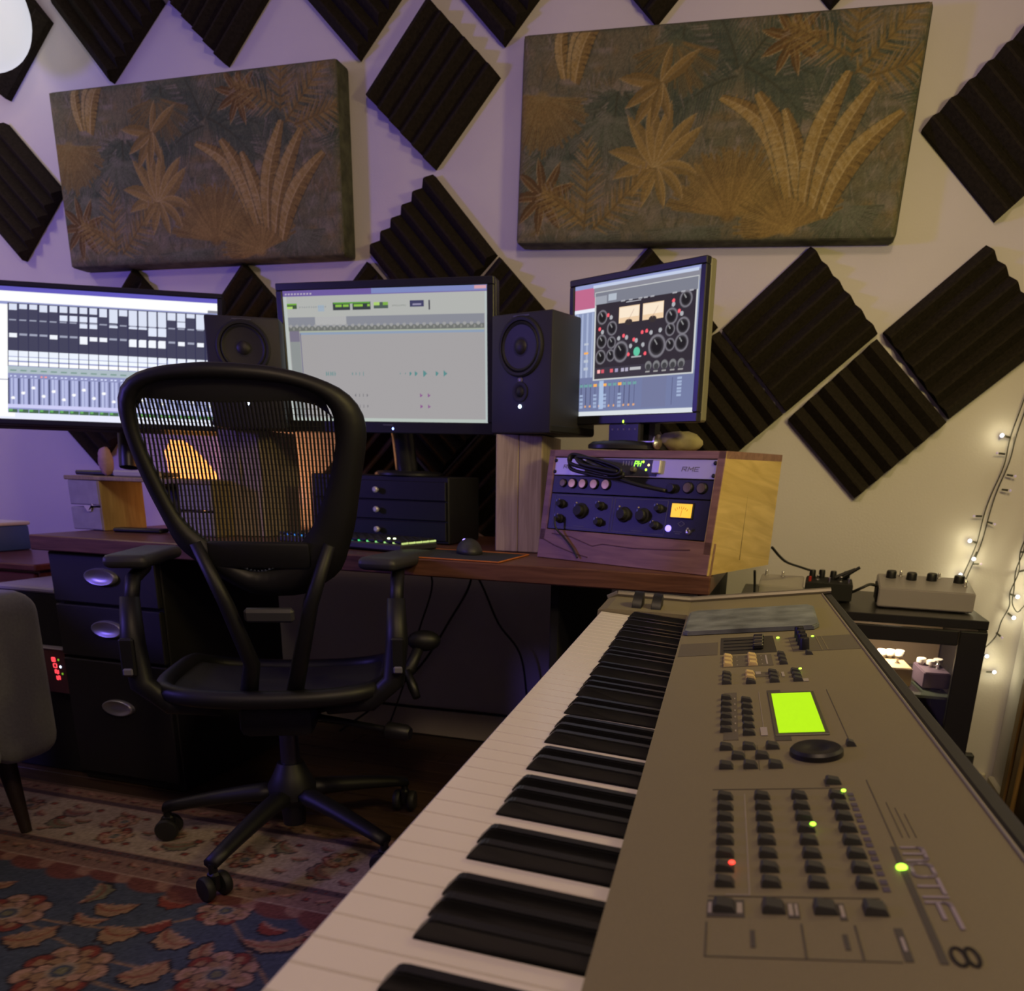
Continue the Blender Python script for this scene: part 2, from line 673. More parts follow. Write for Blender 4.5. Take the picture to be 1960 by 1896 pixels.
def frond(bx, by, ang, L, bend, ll, n, col, col2, ends=1.0):
    pts = []
    x, y, a = bx, by, ang
    for i in range(25):
        pts.append((x, y, a))
        x += L / 24 * math.cos(a)
        y += L / 24 * math.sin(a)
        a += bend / 24
    for i in range(n):
        t = (i + 1) / n
        x, y, a = pts[min(24, int(t * 24))]
        l = ll * (0.35 + 1.3 * math.sin(PI * (0.12 + 0.8 * t)) ** 1.0) * 0.75
        for s in (-1, 1):
            aa = a + s * (1.05 - 0.45 * t)
            c = mixc(col, col2, rng.uniform(0, 1))
            xe, ye = x + l * math.cos(aa), y + l * math.sin(aa) - 0.15 * l
            pc.line((x, y), (xe, ye), 0.007, c, 0.85, 0.002)
            if rng.uniform() < 0.35:
                pc.line((mixc((x,), (xe,), .5)[0], mixc((y,), (ye,), .5)[0]), (xe, ye), 0.003, MAUVE, 0.7, 0.001)
    pc.path([p[:2] for p in pts], 0.006, mixc(col, (0.05, 0.04, 0.02), 0.6), 0.8, 0.002)


def fan(cx, cy, a0, a1, r, n, col, col2):
    for i in range(n):
        a = a0 + (a1 - a0) * i / (n - 1)
        rr = r * (0.85 + 0.3 * rng.uniform())
        x, y = cx + rr * math.cos(a), cy + rr * math.sin(a)
        pc.line((cx, cy), (x, y), 0.006, mixc(col, col2, rng.uniform(0, 1)), 0.9, 0.007)
        pc.line((cx + 0.62 * (x - cx), cy + 0.62 * (y - cy)), (x, y), 0.002, (0.05, 0.05, 0.03), 0.55)
    pc.ell(cx, cy, 0.02, 0.014, col2, 0.8, 0.6)


def banana(bx, by, tx, ty, w, bow=0.0):
    L = math.hypot(tx - bx, ty - by)
    dx, dy = (tx - bx) / L, (ty - by) / L
    nx_, ny_ = -dy, dx
    c = []
    for i in range(17):
        t = i / 16
        o = bow * math.sin(PI * t)
        c.append((bx + dx * L * t + nx_ * o, by + dy * L * t + ny_ * o))
    wd = [w * (0.25 + 0.75 * math.sin(PI * min(1, 0.15 + 0.80 * (i / 16)))) for i in range(17)]
    A = [(p[0] + nx_ * v, p[1] + ny_ * v) for p, v in zip(c, wd)]
    Bq = [(p[0] - nx_ * v, p[1] - ny_ * v) for p, v in zip(c, wd)]
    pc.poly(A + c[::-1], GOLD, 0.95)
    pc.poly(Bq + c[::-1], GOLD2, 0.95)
    for i in range(60):
        t = rng.uniform(0.05, 0.95)
        k = int(t * 16)
        s = A if rng.uniform() < 0.5 else Bq
        pc.line(c[k], (s[k][0] * .95 + c[k][0] * .05 + dx * 0.008, s[k][1] * .95 + c[k][1] * .05 + dy * 0.008), 0.003, PALE if s is A else GOLD, 0.35)
    for i in (4, 6, 8, 10, 12):
        pc.line(A[i], mixc2(A[i], c[i], 0.55), 0.004, (0.045, 0.035, 0.02), 0.9, 0.001)
        pc.line(Bq[i], mixc2(Bq[i], c[i], 0.55), 0.004, (0.045, 0.035, 0.02), 0.9, 0.001)
        pc.ell(*mixc2(A[i], c[min(16, i + 1)], 0.3), w * 0.35, 0.012, PALE, 0.5, 0.9)
    pc.path(c, 0.004, PALE, 0.9, 0.002)
    pc.path(A, 0.002, GRN2, 0.8)
    pc.path(Bq, 0.002, GRN2, 0.8)


def mixc2(p, q, t):
    return (p[0] * (1 - t) + q[0] * t, p[1] * (1 - t) + q[1] * t)


def leaf(bx, by, ang, L, w, col, hi, droop=0.0):
    c = []
    x, y, a = bx, by, ang
    for i in range(13):
        c.append((x, y, a))
        x += L / 12 * math.cos(a)
        y += L / 12 * math.sin(a)
        a += droop / 12
    A, Bq = [], []
    for i, (x, y, a) in enumerate(c):
        v = w * math.sin(PI * (0.06 + 0.94 * i / 12)) ** 0.8 if i < 12 else 0
        A.append((x - math.sin(a) * v, y + math.cos(a) * v))
        Bq.append((x + math.sin(a) * v, y - math.cos(a) * v))
    cc = [p[:2] for p in c]
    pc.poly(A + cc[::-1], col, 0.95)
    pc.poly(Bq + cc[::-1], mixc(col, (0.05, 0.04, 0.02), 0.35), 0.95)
    pc.path(cc, 0.003, mixc(hi, (0.04, 0.03, 0.02), 0.5), 0.7)
    pc.path(A, 0.0025, hi, 0.7, 0.001)


# dark green feathery palms over the top and middle
for bx, by, a, L, bd in [(0.60, 0.40, 2.4, 0.22, 0.6), (0.60, 0.40, 1.9, 0.2, 0.5), (0.62, 0.40, 1.0, 0.24, -0.7), (0.63, 0.38, 0.3, 0.22, -0.9), (0.60, 0.38, 3.3, 0.22, 0.8), (0.62, 0.4, -0.4, 0.2, -0.5),
                         (0.28, 0.36, 3.6, 0.16, 0.8), (0.30, 0.36, 5.4, 0.16, -0.6), (0.28, 0.36, 4.6, 0.15, 0.3), (0.12, 0.30, 4.2, 0.15, 0.4), (0.12, 0.30, 5.2, 0.15, -0.4), (0.80, 0.50, -0.9, 0.25, -0.4),
                         (0.45, 0.50, 4.6, 0.16, -0.3), (0.9, 0.42, 2.6, 0.2, 0.5), (1.1, 0.3, 2.2, 0.2, 0.4), (1.25, 0.4, 3.0, 0.2, 0.6)]:
    frond(bx, by, a, L, bd, 0.075, 34, GRN, GRN2)
for cx, cy, r in [(0.11, 0.33, 0.12), (0.10, 0.20, 0.12), (0.25, 0.30, 0.11), (0.92, 0.07, 0.09), (0.50, 0.03, 0.10), (0.22, 0.02, 0.10), (1.2, 0.15, 0.12), (1.3, 0.5, 0.12)]:
    fan(cx, cy, 3.3 + rng.uniform(-.3, .3), 6.3, r, 40, GRN, mixc(GRN, MAUVE, 0.35))
# golden fan palms
fan(0.615, 0.055, 0.15, 3.0, 0.155, 70, GOLD, GOLD2)
fan(0.78, 0.02, 0.3, 3.4, 0.13, 60, GOLD2, GOLD)
fan(0.06, 0.36, 3.0, 6.2, 0.13, 50, GOLD2, mixc(GOLD, GRN, .3))
fan(0.43, 0.47, 3.4, 6.0, 0.12, 46, GOLD2, GRN)
# banana groups
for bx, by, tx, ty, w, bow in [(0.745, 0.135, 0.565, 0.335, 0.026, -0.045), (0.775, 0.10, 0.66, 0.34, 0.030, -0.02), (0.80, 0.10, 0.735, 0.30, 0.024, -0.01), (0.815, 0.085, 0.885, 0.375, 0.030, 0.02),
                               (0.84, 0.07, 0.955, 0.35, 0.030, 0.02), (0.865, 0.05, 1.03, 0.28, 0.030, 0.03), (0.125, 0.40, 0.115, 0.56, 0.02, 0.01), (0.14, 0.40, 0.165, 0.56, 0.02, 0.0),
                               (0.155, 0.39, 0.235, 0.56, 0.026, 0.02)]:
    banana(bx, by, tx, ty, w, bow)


def agave(cx, cy, spec, col=GOLD):
    for a, L, dr2 in spec:
        leaf(cx, cy, a, L, L * 0.13, col, PALE, dr2)


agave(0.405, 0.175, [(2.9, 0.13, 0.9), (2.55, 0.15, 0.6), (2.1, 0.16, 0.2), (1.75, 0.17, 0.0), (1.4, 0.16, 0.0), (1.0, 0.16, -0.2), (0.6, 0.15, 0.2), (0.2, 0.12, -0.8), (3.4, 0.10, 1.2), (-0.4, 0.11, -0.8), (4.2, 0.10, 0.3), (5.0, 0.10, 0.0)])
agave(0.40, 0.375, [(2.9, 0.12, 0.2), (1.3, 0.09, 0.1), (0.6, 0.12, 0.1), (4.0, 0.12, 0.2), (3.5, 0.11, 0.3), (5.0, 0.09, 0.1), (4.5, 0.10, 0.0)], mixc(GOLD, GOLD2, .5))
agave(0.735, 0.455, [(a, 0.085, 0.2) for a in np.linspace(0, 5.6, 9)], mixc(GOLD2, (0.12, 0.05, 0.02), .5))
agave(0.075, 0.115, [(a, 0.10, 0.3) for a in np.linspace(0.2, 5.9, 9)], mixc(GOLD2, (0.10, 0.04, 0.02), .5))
for bx, by, a, L in [(0.205, 0.03, 1.52, 0.21), (0.23, 0.03, 0.7, 0.2), (0.20, 0.05, 2.5, 0.14), (0.885, 0.40, 1.45, 0.17), (0.90, 0.37, 0.75, 0.20), (0.87, 0.41, 2.6, 0.16), (0.93, 0.36, 0.2, 0.15), (1.15, 0.08, 1.6, 0.22)]:
    frond(bx, by, a, L, 0.15, 0.055, 16, GOLD, GOLD2)
pc.a *= (1 + rng.normal(0, 0.10, pc.a.shape[:2]))[..., None].astype(np.float32)
np.clip(pc.a, 0.01, 0.9, out=pc.a)
M_print = paint_mat('palm_fabric', rough=0.95, bump=0.35, bscale=900)
M_pside = mat('palm_fabric_side', (0.085, 0.088, 0.050), 0.95, noise=0.5, nscale=28, bump=0.3, bscale=900)


def palm_panel(cx, cz, w, h, roll, xo, label):
    cs, sn = math.cos(roll), math.sin(roll)
    # local x right, y up, z out of the wall
    mw = frame_m((cx, -0.0005, cz), (cs, 0, sn), (-sn, 0, cs), (0, -1, 0))
    t = thing('fabric_panel', label, 'panel', mw, 'palm print fabric panels on the back wall')
    b = MB()
    b.box((0, 0, 0.037), (w, h, 0.074), bev=0.012, seg=3)
    b.build('padded_body', M_pside, t, smooth=True)
    sub = Canvas(w - 0.008, h - 0.008, 0.003, (0, 0, 0))
    ox = int(xo / 0.003)
    sub.a = np.ascontiguousarray(pc.a[:sub.ny, ox:ox + sub.nx])
    ww, hh = w - 0.008, h - 0.008

    def zf(X, Y):
        d = np.minimum(np.minimum(X, ww - X), np.minimum(Y, hh - Y))
        e = np.clip(1 - d / 0.02, 0, 1)
        return 0.0775 - 0.0065 * e ** 2 + 0.002 * np.sin(X * 23) * np.sin(Y * 17) * (1 - e)
    grid_print('printed_front', sub, M_print, t, Matrix.Translation((-ww / 2, -hh / 2, 0)), zf)
    return t


palm_panel(-1.262, 1.859, 1.090, 0.527, 0.0, 0.0, 'left palm leaf fabric panel, warm golden lit, hung between foam tiles')
palm_panel(0.395, 1.848, 1.066, 0.519, math.radians(-1.6), 0.0, 'right palm leaf fabric panel, darker and greener, hung above the small screen')

# ================================================================== desk
DZ = 0.745
M_desk = wood('desk_wood', (0.085, 0.034, 0.020), (0.17, 0.075, 0.045), 4.0, (1.2, 16, 16), 0.38)
t = thing('desk', 'long dark reddish brown wooden desk along the foam covered wall', 'desk', TR((0, 0, 0)))
b = MB()
b.box((-0.37, -0.455, DZ - 0.021), (1.90, 0.75, 0.042), bev=0.003)
b.build('desktop', M_desk, t)
b = MB()
b.box((0.20, -0.43, 0.3515), (0.022, 0.62, 0.703), bev=0.002)
b.build('leg_panel', M_blackm, t)
b = MB()
b.box((-0.37, -0.10, 0.655), (1.1, 0.018, 0.09), bev=0.002)
b.build('back_rail', M_blackm, t)
b = MB()
b.box((0.556, -0.43, 0.3515), (0.022, 0.62, 0.703), bev=0.002)
b.build('leg_panel', M_blackm, t)

# drawer unit under the left end
M_dfront = mat('drawer_black', (0.014, 0.013, 0.013), 0.55)
t = thing('drawer_unit', 'black three drawer pedestal with oval cup pulls under the left desk end', 'drawer unit', TR((-1.112, -0.80, 0)))
b = MB()
b.box((0, 0.285, 0.351), (0.37, 0.53, 0.70), bev=0.003)
b.build('carcass', M_dfront, t)
for z0, z1, zp in [(0.555, 0.70, 0.636), (0.395, 0.55, 0.487), (0.03, 0.39, 0.252)]:
    b = MB()
    b.box((0, 0.0095, (z0 + z1) / 2), (0.366, 0.019, z1 - z0 - 0.004), bev=0.003)
    d = b.build('drawer', M_dfront, t)
    b = MB()
    # shallow oval dish with raised rim
    prof = [(0.0, 0.0035), (0.36, 0.0045), (0.72, 0.0075), (0.90, 0.0115), (1.0, 0.0125), (1.08, 0.010), (1.12, 0.000)]
    b.lathe([(r * 0.050, z) for r, z in prof[1:]], Matrix.Translation((0, 0, zp)) @ Matrix.Rotation(PI / 2, 4, 'X') @ Matrix.Diagonal((1, 0.44, 1, 1)), 36)
    b.build('drawer_pull', mat('pull_silver', (0.50, 0.50, 0.52), 0.38, 0.85), d, smooth=True)

# ================================================================== monitors
M_bez = mat('bezel_black', (0.016, 0.016, 0.018), 0.35)
M_scr = paint_mat('lit_screen', True, 1.0)


def monitor(name, label, pos, yaw, tilt, w, h, bez, depth, cv, group=None, side=None, chin=None):
    """screen centre at pos, local x right, y up, z toward the viewer"""
    rt = Vector((math.cos(yaw), math.sin(yaw), 0))
    bk = Vector((-math.sin(yaw), math.cos(yaw), 0))
    up = Vector((0, 0, 1)) * math.cos(tilt) + bk * math.sin(tilt)
    nz = rt.cross(up)
    mw = frame_m(pos, rt, up, nz)
    t = thing(name, label, 'monitor', mw, group)
    chin = chin or bez
    b = MB()
    for c, s in [((0, h / 2 + bez / 2, 0.0), (w + 2 * bez, bez, 0.018)), ((0, -h / 2 - chin / 2, 0.0), (w + 2 * bez, chin, 0.018)),
                 ((-w / 2 - bez / 2, 0, 0.0), (bez, h, 0.018)), ((w / 2 + bez / 2, 0, 0.0), (bez, h, 0.018))]:
        b.box(c, s, bev=0.002)
    b.build('bezel', M_bez, t)
    b = MB()
    b.box((0, (bez - chin) / 2, -0.009 - depth / 2), (w + 2 * bez - 0.001, h + bez + chin - 0.001, depth), bev=0.004)
    b.box((0, 0, -0.009 - depth - 0.012), (w * 0.5, h * 0.5, 0.024), bev=0.008)
    b.build('back_shell', side or M_bez, t)
    grid_print('screen', cv, M_scr, t, Matrix.Translation((-w / 2, -h / 2, 0.004)))
    return t, mw


# --- left screen: mixer window
w, h = 0.633, 0.396
c = Canvas(w, h, 0.0021, (0.30, 0.33, 0.58))


def X_(f):
    return f * w


# the visible right part starts around f=0.03; strips step down the whole height
c.rect(0, 0, w, h, (0.30, 0.33, 0.60))
c.rect(0, 0.965 * h, w, h, (0.12, 0.10, 0.50))
c.rect(0, 0.885 * h, w, 0.965 * h, (1.0, 1.0, 1.0))
c.rect(0.955 * w, 0.885 * h, w, 0.91 * h, (0.25, 0.25, 0.30))
L0, L1 = 0.075, 0.985
ns = 21
sw = (L1 - L0) * w / ns
dark, pale = (0.055, 0.055, 0.10), (0.75, 0.80, 0.95)
heights = [1, .8, .8, 1.2, 1.1, 1, 1, 1, 1, 1.4, 2.3, 1, 2.6, 2.6, 2.6, 2.6, 1.3, 1.4, .7, 2.6, 1]
for i in range(ns):
    x0 = L0 * w + i * sw
    c.rect(x0, 0.50 * h, x0 + sw, 0.875 * h, dark)
    hh = 0.045 * heights[i] * h
    c.rect(x0 + 0.12 * sw, 0.87 * h - hh, x0 + 0.92 * sw, 0.868 * h, pale, 0.95)
    if i in (5, 6, 7, 8, 17, 20):
        c.rect(x0 + 0.1 * sw, 0.76 * h, x0 + 0.92 * sw, 0.80 * h, pale)
    if i in (7, 8):
        c.rect(x0 + 0.1 * sw, 0.71 * h, x0 + 0.92 * sw, 0.745 * h, pale)
    if i in (10, 12, 13, 14, 15):
        c.rect(x0 + 0.1 * sw, 0.725 * h - 0.0, x0 + 0.92 * sw, 0.745 * h, pale)
    if i in (14, 15):
        c.rect(x0 + 0.1 * sw, 0.68 * h, x0 + 0.92 * sw, 0.74 * h, pale)
    c.rect(x0 + 0.15 * sw, 0.742 * h, x0 + 0.85 * sw, 0.752 * h, (0.35, 0.37, 0.48), 0.9)
    big = i in (0, 4, 7, 8, 9, 12, 13, 14, 15, 17, 19)
    c.rect(x0 + 0.15 * sw, (0.615 if big else 0.632) * h, x0 + 0.88 * sw, 0.648 * h, (0.9, 0.93, 1) if big else (0.35, 0.37, 0.48))
    if i in (7, 12, 13, 14, 15):
        c.rect(x0 + 0.12 * sw, 0.59 * h, x0 + 0.9 * sw, 0.645 * h, (0.9, 0.93, 1))
    for y0, y1, col in [(0.475, 0.515, (0.85, 0.9, 1)), (0.44, 0.468, (0.9, 0.95, 1)), (0.405, 0.432, (1, 1, 1))]:
        c.rect(x0 + 0.06 * sw, y0 * h, x0 + 0.96 * sw, y1 * h, col)
    c.rect(x0, 0.345 * h, x0 + sw, 0.40 * h, (0.42, 0.50, 0.55))
    c.rect(x0 + 0.2 * sw, 0.36 * h, x0 + 0.8 * sw, 0.372 * h, (0.20, 0.32, 0.28))
    c.rect(x0, 0.10 * h, x0 + sw, 0.345 * h, (0.27, 0.29, 0.52))
    c.rect(x0 + 0.30 * sw, 0.11 * h, x0 + 0.48 * sw, 0.31 * h, (0.50, 0.54, 0.80))
    c.rect(x0 + 0.62 * sw, 0.11 * h, x0 + 0.90 * sw, 0.31 * h, (0.47, 0.50, 0.78))
    c.rect(x0, 0.11 * h, x0 + 0.14 * sw, 0.31 * h, (0.06, 0.07, 0.16))
    fy = 0.16 + 0.10 * ((i * 7) % 5) / 5
    c.ell(x0 + 0.5 * sw, fy * h, sw * 0.2, 0.011 * h, (1, 1, 1))
    for q in (0.3, 0.7):
        c.ell(x0 + q * sw, 0.325 * h, sw * 0.11, 0.007 * h, (0.7, 0.75, 1) if i != 3 else (1, 0.35, 0.3))
    c.rect(x0, 0.085 * h, x0 + sw, 0.115 * h, (0.62, 0.62, 0.92))
    c.rect(x0 + 0.05 * sw, 0.052 * h, x0 + 0.95 * sw, 0.078 * h, (0.06, 0.13, 0.07))
    c.rect(x0 + 0.1 * sw, 0.06 * h, x0 + 0.45 * sw, 0.078 * h, (0.14, 0.42, 0.10))
    c.rect(x0 - 0.0012, 0.40 * h, x0 + 0.0012, 0.875 * h, (0.03, 0.03, 0.08))
c.rect(0, 0.0, w, 0.050 * h, (0.82, 0.85, 1.0))
c.rect(0, 0.02 * h, L0 * w * 1.0, 0.865 * h, (1, 1, 1))
c.rect(0, 0.296 * h, L0 * w * 1.0, 0.300 * h, (0.2, 0.2, 0.35))
c.rect(L0 * w, 0.02 * h, L0 * w + 0.018, 0.05 * h, (1, 1, 1))
mon_l, _ = monitor('monitor', 'large left screen showing a bright blue white mixing window, partly off frame', (-1.288, -0.50, 1.244), 0.450, 0.330, w, h, 0.016, 0.028, c, 'computer monitors on the desk', chin=0.016)
# its stand on the pale riser
b = MB()
nb = mon_l.matrix_world.inverted()
b.tube([nb @ Vector(p) for p in [(-1.345, -0.395, 1.20), (-1.35, -0.385, 1.08), (-1.33, -0.42, 0.93)]], 0.030, 10)
b.build('stand_neck', M_bez, mon_l, smooth=True)
b = MB()
b.box((-1.28, -0.44, 0.912), (0.30, 0.20, 0.014), nb, bev=0.004)
b.build('stand_base', M_bez, mon_l)

# --- centre screen: editing window
w, h = 0.593, 0.330
GREY = (0.36, 0.345, 0.35)
c = Canvas(w, h, 0.0019, GREY)
for gx, gy, r, v in [(0.72, 0.40, 0.16, -0.10), (0.50, 0.30, 0.14, -0.07), (0.62, 0.62, 0.12, -0.03)]:
    pass
c.rect(0, 0.955 * h, w, h, (0.15, 0.10, 0.33))
c.rect(0.45 * w, 0.965 * h, w, h, (0.20, 0.24, 0.50))
c.rect(0.94 * w, 0.972 * h, 0.995 * w, 0.995 * h, (0.65, 0.35, 0.40))
for k in range(9):
    c.rect((0.01 + 0.016 * k) * w, 0.966 * h, (0.02 + 0.016 * k) * w, 0.978 * h, (0.45, 0.40, 0.5))
c.rect(0, 0.80 * h, w, 0.955 * h, (0.43, 0.44, 0.42))
c.rect(0.018 * w, 0.865 * h, 0.068 * w, 0.905 * h, (0.05, 0.09, 0.04))
c.rect(0.018 * w, 0.865 * h, 0.045 * w, 0.885 * h, (0.42, 0.65, 0.15))
c.rect(0.018 * w, 0.893 * h, 0.068 * w, 0.905 * h, (0.16, 0.40, 0.04))
c.rect(0.255 * w, 0.845 * h, 0.445 * w, 0.905 * h, (0.035, 0.045, 0.05))
c.rect(0.258 * w, 0.893 * h, 0.442 * w, 0.905 * h, (0.10, 0.32, 0.04))
for x0, x1 in [(0.267, 0.30), (0.305, 0.335), (0.36, 0.405), (0.427, 0.44)]:
    c.rect(x0 * w, 0.868 * h, x1 * w, 0.888 * h, (0.25, 0.50, 0.06))
c.rect(0.342 * w, 0.85 * h, 0.353 * w, 0.895 * h, (0.4, 0.42, 0.4))
c.rect(0.46 * w, 0.855 * h, 0.53 * w, 0.90 * h, (0.07, 0.10, 0.09))
c.rect(0.46 * w, 0.875 * h, 0.49 * w, 0.897 * h, (0.40, 0.62, 0.15))
c.rect(0.505 * w, 0.878 * h, 0.53 * w, 0.897 * h, (0.20, 0.42, 0.06))
c.rect(0.635 * w, 0.86 * h, 0.705 * w, 0.905 * h, (0.05, 0.05, 0.12))
c.rect(0.65 * w, 0.868 * h, 0.69 * w, 0.885 * h, (0.30, 0.28, 0.42))
c.rect(0.725 * w, 0.835 * h, 0.732 * w, 0.905 * h, (0.04, 0.04, 0.06))
for k in range(12):
    c.ell((0.085 + 0.012 * k) * w, 0.875 * h, 0.0022, 0.0018, (0.20, 0.22, 0.24), 0.6)
c.rect(0.178 * w, 0.84 * h, 0.21 * w, 0.89 * h, (0.30, 0.40, 0.52), 0.7)
for k in range(10):
    c.ell((0.552 + 0.007 * k) * w, 0.872 * h, 0.0016, 0.0016, (0.22, 0.24, 0.22), 0.6)
c.rect(0.018 * w, 0.735 * h, 0.985 * w, 0.80 * h, (0.24, 0.25, 0.29))
c.rect(0.16 * w, 0.74 * h, 0.32 * w, 0.80 * h, (0.42, 0.42, 0.42))
c.rect(0.018 * w, 0.70 * h, 0.985 * w, 0.735 * h, (0.15, 0.16, 0.15))
for k in range(30):
    c.ell((0.03 + 0.032 * k) * w, 0.735 * h, 0.005, 0.004, (0.34, 0.34, 0.34))
    c.ell((0.045 + 0.032 * k) * w, 0.715 * h, 0.003, 0.004, (0.30, 0.30, 0.28), 0.7)
c.rect(0.018 * w, 0.685 * h, 0.985 * w, 0.70 * h, (0.38, 0.42, 0.34))
c.rect(0.075 * w, 0.672 * h, 0.985 * w, 0.685 * h, (0.26, 0.33, 0.45))
c.rect(0.02 * w, 0.02 * h, 0.072 * w, 0.70 * h, (0.26, 0.28, 0.28))
c.rect(0.02 * w, 0.62 * h, 0.072 * w, 0.70 * h, (0.19, 0.17, 0.24))
c.rect(0.075 * w, 0.02 * h, 0.079 * w, 0.68 * h, (0.10, 0.10, 0.22))
c.rect(0.0, 0.0, 0.018 * w, 0.955 * h, (0.48, 0.52, 0.50))
TEAL, PURP = (0.06, 0.24, 0.24), (0.24, 0.07, 0.26)
for x0, n_, sx, sz in [(0.20, 5, 0.011, 1.0), (0.335, 4, 0.019, 0.6)]:
    for k in range(n_):
        c.ell((x0 + sx * k) * w, 0.37 * h, 0.0018 * sz, 0.006, TEAL, 0.7)
for fx, s_ in [(0.575, .4), (0.60, .5), (0.625, .8), (0.65, 1.1), (0.69, 1.5), (0.752, 1.1), (0.79, 1.3)]:
    c.poly([(fx * w, 0.37 * h + 0.006 * s_), (fx * w + 0.008 * s_, 0.37 * h), (fx * w, 0.37 * h - 0.006 * s_)], TEAL, 0.9)
for fx in (0.672, 0.71):
    for fy in (0.205, 0.12):
        c.poly([(fx * w, fy * h + 0.005), (fx * w + 0.008, fy * h), (fx * w, fy * h - 0.005)], PURP, 0.9)
for k in range(4):
    for fy in (0.205, 0.12):
        c.ell((0.345 + 0.02 * k) * w, fy * h, 0.0014, 0.004, (0.1, 0.1, 0.12), 0.7)
c.rect(0, 0, w, 0.008, (0.46, 0.52, 0.48))
c.rect(0.988 * w, 0, w, 0.955 * h, (0.46, 0.52, 0.52))
mon_c, mwc = monitor('monitor', 'centre screen showing a pale grey editing window, behind the mesh chair', (-0.366, -0.50, 1.240), 0.009, -0.032, w, h, 0.019, 0.030, c, 'computer monitors on the desk', chin=0.030)
nb = mwc.inverted()
b = MB()
b.tube([nb @ Vector(p) for p in [(-0.366, -0.425, 1.12), (-0.366, -0.40, 1.02), (-0.366, -0.385, 0.945)]], 0.032, 10)
b.build('stand_neck', M_bez, mon_c, smooth=True)
b = MB()
b.lathe([(0.10, 0.0), (0.10, 0.006), (0.09, 0.012), (0.03, 0.014)], nb @ TR((-0.366, -0.37, 0.9335)), 28)
b.build('stand_base', M_bez, mon_c, smooth=True)
b = MB()
b.sphere((0.02, -0.330 / 2 - 0.018, 0.0098), 0.0034, sc=(1, 1, 0.5), u=10, v=6)
b.build('power_light', M_led_b, mon_c)
b = MB()
b.box((0.005, -0.330 / 2 - 0.0085, 0.0094), (0.030, 0.003, 0.0006))
b.build('brand_bar', mat('bezel_print', (0.10, 0.10, 0.12), 0.5), mon_c)

# --- right small screen: compressor window over a mixer
w, h = 0.376, 0.301
c = Canvas(w, h, 0.0016, (0.20, 0.24, 0.40))


def R4(x0, y0, x1, y1, col, al=1.0):
    c.rect(x0 * w, y0 * h, x1 * w, y1 * h, col, al)


def E4(x, y, r, col, al=1.0, ry=None):
    c.ell(x * w, y * h, r * w, (ry or r) * w, col, al)


R4(0, 0.04, 1, 0.30, (0.17, 0.20, 0.36))
R4(0, 0.3, 0.2, 0.82, (0.25, 0.30, 0.48))
R4(0, 0.82, 0.18, 0.985, (0.52, 0.14, 0.26))
R4(0, 0.97, 1, 1, (0.30, 0.34, 0.62))
R4(0.17, 0.90, 1, 0.975, (0.25, 0.25, 0.30))
R4(0.16, 0.965, 0.98, 0.985, (0.55, 0.62, 0.8))
R4(0, 0.795, 0.18, 0.822, (0.80, 0.84, 0.95))
for k in range(4):
    R4(0.02 + 0.045 * k, 0.30, 0.035 + 0.045 * k, 0.79, (0.45, 0.52, 0.72), 0.7)
for y in (0.55, 0.48, 0.42, 0.36):
    R4(0.09, y, 0.13, y + 0.018, (0.95, 0.45, 0.10) if y == 0.48 else (0.5, 0.55, 0.65))
# plug-in window
R4(0.175, 0.275, 0.985, 0.935, (0.60, 0.62, 0.62))
R4(0.182, 0.845, 0.98, 0.93, (0.20, 0.21, 0.26))
R4(0.18, 0.84, 0.28, 0.90, (0.34, 0.36, 0.42))
R4(0.29, 0.86, 0.36, 0.905, (0.45, 0.5, 0.58))
R4(0.19, 0.283, 0.972, 0.842, (0.030, 0.024, 0.034))
R4(0.19, 0.283, 0.972, 0.37, (0.045, 0.038, 0.055))
RING = (0.20, 0.19, 0.22)


def knob(x, y, r):
    E4(x, y, r, RING)
    E4(x, y, r * 0.80, (0.035, 0.032, 0.038))
    E4(x, y, r * 0.62, (0.012, 0.011, 0.014))
    c.line((x * w, (y + 0.2 * r) * h), ((x - 0.3 * r) * w, y * h + r * w * 0.55), 0.002, (0.5, 0.5, 0.5), 0.8)


for x, y, r in [(0.245, 0.745, 0.042), (0.33, 0.655, 0.042), (0.245, 0.565, 0.042), (0.33, 0.55, 0.036), (0.24, 0.45, 0.044), (0.325, 0.455, 0.036), (0.41, 0.475, 0.062),
                (0.90, 0.79, 0.046), (0.80, 0.685, 0.046), (0.89, 0.61, 0.048), (0.795, 0.595, 0.036), (0.80, 0.49, 0.036), (0.885, 0.495, 0.050), (0.70, 0.49, 0.066)]:
    knob(x, y, r)
for x in (0.385, 0.575):
    R4(x, 0.685, x + 0.165, 0.80, (0.85, 0.62, 0.40))
    R4(x + 0.005, 0.72, x + 0.16, 0.795, (0.95, 0.80, 0.62))
    E4(x + 0.082, 0.685, 0.030, (0.04, 0.03, 0.03), 1, 0.018)
    c.line(((x + 0.08) * w, 0.70 * h), ((x + 0.12) * w, 0.77 * h), 0.0012, (0.45, 0.25, 0.2), 0.8)
for x, y in [(0.295, 0.755), (0.225, 0.66), (0.43, 0.59), (0.515, 0.555), (0.58, 0.60), (0.615, 0.605), (0.475, 0.45), (0.61, 0.445), (0.81, 0.79), (0.855, 0.715)]:
    E4(x, y, 0.011, (1.0, 0.12, 0.16))
for x, y in [(0.32, 0.735), (0.25, 0.635), (0.39, 0.575), (0.455, 0.575), (0.535, 0.545), (0.65, 0.59), (0.72, 0.60), (0.81, 0.765), (0.875, 0.695), (0.49, 0.51), (0.59, 0.51)]:
    E4(x, y, 0.013, (0.42, 0.43, 0.46))
E4(0.542, 0.465, 0.026, (0.12, 0.55, 0.36))
R4(0.50, 0.422, 0.58, 0.432, (0.4, 0.4, 0.42))
